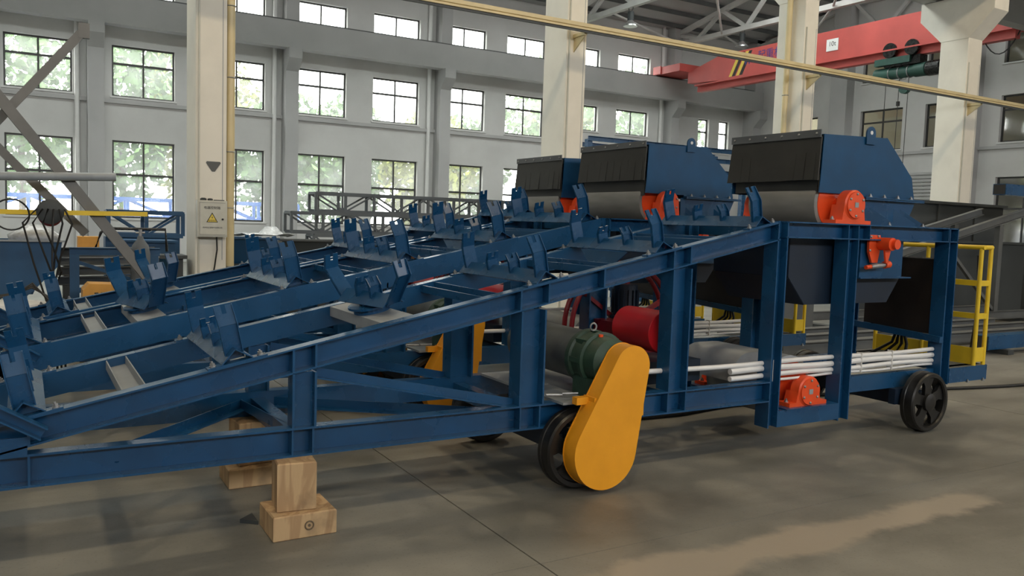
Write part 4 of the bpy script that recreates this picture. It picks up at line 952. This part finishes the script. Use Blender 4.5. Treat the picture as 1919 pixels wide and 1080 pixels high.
obj('machine_body', MB().box(0, 0.26, 0, 0.3, 0.0, 0.24), 'oboxm', ob_, None); obj('carry_frame', MB().tube([(0.2, 0, 0.05), (0.28, 0, 0.30), (0.34, 0, 0.36), (1.1, 0, 0.36), (1.12, 0, 0.05)], 0.02, 8), 'black', ob_, 60)
tag(obj('machine_table', MB().box(0.4, 2.0, 12.5, 13.0, 1.0, 1.05).box(0.45, 0.55, 12.55, 12.95, 0, 1.0).box(1.85, 1.95, 12.55, 12.95, 0, 1.0), 'dgrey', None, None), 'dark steel work table carrying the small orange welder', 'table')
gc = tag(empty('gas_cylinder', (1.19, 10.75, 0)), 'grey green gas cylinder behind the leaning boom strut', 'gas cylinder')
obj('cylinder_body', MB().lathe((0, 0, 0), (0, 0, 1), [(0, 0.10), (1.15, 0.11), (1.25, 0.09), (1.32, 0.04), (1.36, 0.03)], 20), 'lattice', gc); obj('valve', MB().cyl((0, 0, 1.36), (0, 0, 1.44), 0.02, 10).cyl((-0.05, 0, 1.40), (0.05, 0, 1.40), 0.012, 8), 'steel', gc)
cbx = tag(obj('concrete_bucket', MB().lathe((-0.12, 9.45, 0), (0, 0, 1), [(0, 0.30), (0.62, 0.34), (0.72, 0.30), (0.74, 0.1)], 28), 'white', None), 'white drum with cables on top at the left edge', 'drum')
for k in range(3):
    tag(obj('drum_hose', MB().tube([(-0.4, 9.3 + 0.11 * k, 0.755), (-0.1, 9.3 + 0.11 * k, 0.80), (0.06, 9.3 + 0.11 * k, 0.92 - 0.03 * k), (0.24 + 0.03 * k, 9.3 + 0.11 * k, 0.7), (0.27 + 0.04 * k, 9.3 + 0.11 * k, 0.02)], 0.012, 6), 'cable', None, 60), ('nearest', 'middle', 'farthest')[k] + ' black hose draped over the white drum', 'hose', 'hoses over the white drum')
# blue plates and lattice girders in the far bay
tag(obj('blue_plate_box', MB().box(1.25, 1.95, 13.3, 14.0, 0.0, 1.2).box(1.2, 2.0, 13.25, 14.05, 1.2, 1.23), 'paleblue', None, None), 'blue steel box left of the cabinet column', 'steel box')
def lattice(name, x0, x1, y, z0, z1, n, m, label, dep=0.5, ch=0.07):
    o = tag(empty(name, (x0, y, 0)), label, 'lattice girder', None)
    L_ = x1 - x0
    for yy in (0, dep):
        for z in (z0, z1): obj('chord', MB().bar((0, yy, z), (L_, yy, z), ch, ch), m, o, None)
        for i in range(n + 1):
            obj('upright', MB().bar((L_ * i / n, yy, z0), (L_ * i / n, yy, z1), ch * 0.8, ch * 0.8, (0, 1, 0)), m, o, None)
        for i in range(n):
            a, b = (z0, z1) if i % 2 else (z1, z0)
            obj('lacing', MB().bar((L_ * i / n, yy, a), (L_ * (i + 1) / n, yy, b), ch * 0.5, ch * 0.5, (0, 1, 0)), m, o, None)
    for i in range(0, n + 1, 2): obj('tie', MB().bar((L_ * i / n, 0, z1), (L_ * i / n, dep, z1), ch * 0.7, ch * 0.7), m, o, None)
    return o
lattice('lattice_girder', 5.55, 13.0, 18.0, 1.80, 2.19, 11, 'lattice', 'upper grey lattice girder in front of the windows, topmost of the stack')
lattice('lattice_girder', 4.9, 12.5, 17.6, 1.33, 1.74, 11, 'lattice', 'middle grey lattice girder in front of the windows, below the topmost')
lattice('lattice_girder', 5.3, 12.5, 17.3, 0.62, 1.27, 9, 'lattice', 'lowest grey lattice girder of the stack by the windows')
for k, xx in enumerate((5.8, 11.8)):
    tag(obj('girder_trestle', MB().box(xx, xx + 0.15, 17.2, 18.6, 0.45, 0.58).box(xx, xx + 0.15, 17.25, 17.4, 0, 0.45).box(xx, xx + 0.15, 18.4, 18.55, 0, 0.45), 'dgrey', None, None), ('left', 'right')[k] + ' dark trestle under the stacked lattice girders', 'trestle', 'trestles under the girders')
lattice('lattice_girder', 1.12, 2.2, 14.2, 1.28, 1.64, 2, 'paleblue', 'short blue lattice girder behind the boom, left of the cabinet column')
tag(obj('trough_frame', MB().box(1.1, 2.2, 14.5, 14.9, 0.0, 1.24), 'paleblue', None, None), 'blue steel trough carrying the short blue lattice girder', 'trough')
def trough(x0, x1, y, z0, z1, m, label):
    o = tag(empty('steel_trough', (x0, y, 0)), label, 'trough'); L_ = x1 - x0
    obj('trough_side', MB().plate([(0, 0, z1), (L_, 0, z1), (L_ - 0.12, 0.25, z0), (0.12, 0.25, z0)], 0.012), m, o, None)
    obj('trough_lip', MB().box(-0.05, L_ + 0.05, -0.06, 0.0, z1 - 0.012, z1 + 0.012), m, o, None)
    obj('trough_back', MB().plate([(0, 0.9, z1), (L_, 0.9, z1), (L_, 0.65, z0), (0, 0.65, z0)], 0.012), m, o, None)
    obj('trough_base', MB().box(0.1, L_ - 0.1, 0.2, 0.7, 0, z0), 'dgrey', o, None)
trough(2.62, 3.35, 12.9, 0.9, 1.30, 'paleblue', 'blue steel trough right behind the cabinet column')
trough(3.45, 4.65, 12.9, 0.9, 1.28, 'dgrey', 'dark grey steel trough in front of the lattice girders')
tag(obj('tarpaulin', MB().add([(2.6 + 0.1 * i, 12.7 + 0.09 * j, 1.33 + 0.06 * random.random() + (0.10 if 5 < i < 9 else 0) * (1 if 1 < j < 5 else 0)) for j in range(8) for i in range(11)], [(j * 11 + i, j * 11 + i + 1, (j + 1) * 11 + i + 1, (j + 1) * 11 + i) for j in range(7) for i in range(10)]), 'plastic', None, 80), 'crumpled grey tarpaulin thrown over the blue trough', 'tarpaulin')

# ------------------------------------------------------------------ steel stock at the right
tk = tag(empty('steel_tank', (15.4, 10.6, 0)), 'large dark grey steel plate tank behind the rear platform', 'tank')
obj('tank_wall', MB().box(0, 3.75, 0, 1.4, 0.1, 2.36), 'dgrey', tk, None); obj('tank_rim', MB().box(-0.05, 3.82, -0.06, 1.46, 2.36, 2.42), 'dgrey', tk, None)
for x in (1.25, 2.6): obj('tank_rib', MB().box(x, x + 0.05, -0.04, 0, 0.1, 2.36), 'dgrey', tk, None)
obj('tank_skid', MB().box(0.2, 3.5, 0.1, 1.3, 0, 0.1), 'pgrey', tk, None)
sf = tag(empty('sloping_steelwork', (12.6, 9.0, 0)), 'grey unpainted sloping steel conveyor frame at right behind the handrail', 'steel frame')
obj('sloping_beam', MB().beam((-0.4, 0, 1.05), (4.6, 0, 2.15), ibeam(0.14, 0.1, 0.012, 0.01)), 'pgrey', sf, None)
obj('sloping_beam', MB().beam((-0.4, 0.9, 1.05), (4.6, 0.9, 2.15), ibeam(0.14, 0.1, 0.012, 0.01)), 'pgrey', sf, None)
obj('base_beam', MB().beam((-1.0, 0, 0.10), (5.2, 0, 0.10), ibeam(0.16, 0.1, 0.012, 0.01)), 'pgrey', sf, None)
obj('base_beam', MB().beam((-1.0, 0.9, 0.10), (5.2, 0.9, 0.10), ibeam(0.16, 0.1, 0.012, 0.01)), 'pgrey', sf, None)
for x in (0.5, 2.0, 3.6):
    obj('frame_post', MB().box(x, x + 0.13, 0, 0.1, 0.26, 1.05 + 0.22 * (x + 0.4)).box(x, x + 0.13, 0.9, 1.0, 0.26, 1.05 + 0.22 * (x + 0.4)), 'pgrey', sf, None)
obj('frame_brace', MB().bar((2.0, 0.05, 1.5), (3.6, 0.05, 0.3), 0.06, 0.06), 'pgrey', sf, None)
obj('frame_skid', MB().box(-0.9, -0.7, -0.1, 1.1, 0, 0.1).box(4.6, 4.8, -0.1, 1.1, 0, 0.1), 'dgrey', sf, None)
tag(obj('steel_plate_box', MB().box(9.6, 11.2, 9.15, 9.7, 0.0, 0.62).box(9.55, 11.25, 9.1, 9.75, 0.62, 0.64), 'pgrey', None, None), 'grey steel box standing on the floor behind the yellow handrail', 'steel box')
for k in range(3):
    tag(obj('grey_channel', MB().beam((8.6 + 0.5 * k, 7.4 + 0.55 * k, 0.0), (15.5, 7.4 + 0.55 * k, 0.0), ibeam(0.2, 0.15, 0.012, 0.01)), 'pgrey', None, None), ('nearest', 'middle', 'farthest')[k] + ' grey steel beam lying on the floor at right', 'steel beam', 'grey beams on the floor')
bx_ = tag(empty('blue_box_beam', (11.85, 6.62, 0.07)), 'blue box beam lying on dark timbers on the floor at the right edge', 'steel beam')
obj('beam_body', MB().box(0.0, 4.0, 0, 0.2, 0, 0.20), 'blue', bx_, None); obj('end_shade_panel', MB().box(-0.004, 0.0, 0.012, 0.188, 0.012, 0.188), 'ink', bx_, None)  # black panel paints the shaded hollow on a solid beam end
for k, xx in enumerate((12.15, 14.8)):
    tag(obj('dunnage', MB().box(xx, xx + 0.15, 6.5, 7.0, 0, 0.07), 'dgrey', None, None), ('left', 'right')[k] + ' dark timber under the floor-level blue box beam', 'timber', 'dunnage timbers')
rk = tag(empty('raised_box_beam', (16.3, 9.0, 2.52)), 'blue box beam raised on a rack at the right edge', 'steel beam')
obj('beam_body', MB().box(0.0, 4.0, 0, 0.25, 0, 0.21), 'blue', rk, None); obj('end_shade_panel', MB().box(-0.004, 0, 0.012, 0.238, 0.012, 0.198), 'ink', rk, None)  # shade of the hollow is painted by a black panel here too
tag(obj('storage_rack', MB().box(17.9, 18.0, 8.9, 9.4, 0, 2.52).box(19.6, 19.7, 8.9, 9.4, 0, 2.52), 'dgrey', None, None), 'dark rack holding the raised blue box beam', 'rack')

tag(obj('dark_filler', MB().box(13.3, 19.5, 10.2, 10.48, 0.0, 1.55).box(13.25, 19.55, 10.15, 10.5, 1.55, 1.6), 'dgrey', None, None), 'dark filler box added between the sloping steelwork and the tank', 'bin')  # box added to darken the gap, standing in for cluttered steel frames
bf = tag(empty('blue_platform_frame', (10.3, 14.4, 0)), 'tall blue steel frame standing behind the middle hopper', 'steel frame')
for z in (3.46, 3.22, 2.95, 2.68): obj('frame_rail', MB().beam((0, 0, z), (4.8, 0, z), chan(0.1, 0.06, 0.008, -1)), 'blue', bf, None)
for x in (0.0, 1.6, 3.2, 4.6):
    obj('frame_post', MB().box(x, x + 0.12, 0.06, 0.18, 0, 3.5), 'blue', bf, None); obj('frame_post', MB().box(x, x + 0.12, 1.06, 1.18, 0, 3.5), 'blue', bf, None)
obj('frame_rail', MB().beam((0, 1.2, 3.46), (4.8, 1.2, 3.46), chan(0.1, 0.06, 0.008, -1)), 'blue', bf, None)

# ------------------------------------------------------------------ outside: trees and blue gantry
def tree(x, y, h, r, m, label):
    t = tag(empty('tree', (x, y, -0.31)), label, 'tree', 'trees outside the windows')
    obj('trunk', MB().tube([(0, 0, 0), (0.1, 0.05, h * 0.3), (-0.05, 0, h * 0.6)], 0.13, 8), 'bark', t, 60)
    mb = MB(); cz = h * 0.62
    for i in range(2600):
        while True:
            p = V((random.uniform(-1, 1), random.uniform(-1, 1), random.uniform(-1, 1)))
            if 0.25 < p.length < 1: break
        k = 1 + 0.25 * math.sin(5 * p.x + x) * math.cos(4 * p.z + y)
        c = V((p.x * r * k, p.y * r * k, cz + p.z * h * 0.42))
        a = V((random.uniform(-1, 1), random.uniform(-1, 1), random.uniform(-1, 1))).normalized(); b = a.cross(V((random.uniform(-1, 1), random.uniform(-1, 1), random.uniform(-1, 1)))).normalized()
        s_ = random.uniform(0.13, 0.27)
        mb.add([c - a * s_, c + b * s_ * 0.6, c + a * s_, c - b * s_ * 0.6], [(0, 1, 2, 3)])
    f = obj('foliage', mb, m, t, None); f['kind'] = 'stuff'
names = ['first', 'second', 'third', 'fourth', 'fifth', 'sixth', 'seventh', 'eighth', 'ninth', 'tenth', 'eleventh', 'twelfth']
for k in range(12):
    tree(-3.5 + 3.4 * k + random.uniform(-0.3, 0.3), 36.6 + 3.4 * (k % 2), (10.6 if k < 4 or k > 7 else 7.2) + random.uniform(-0.5, 0.5), random.uniform(2.3, 2.7), 'leafy' if k % 3 == 0 else 'leaf', names[k] + ' leafy tree from the left outside the back windows')
lattice('blue_gantry', -3, 9.5, 33.2, 1.45, 2.1, 8, 'gantry', 'blue lattice gantry standing outside behind the lower windows', 0.8, 0.14)
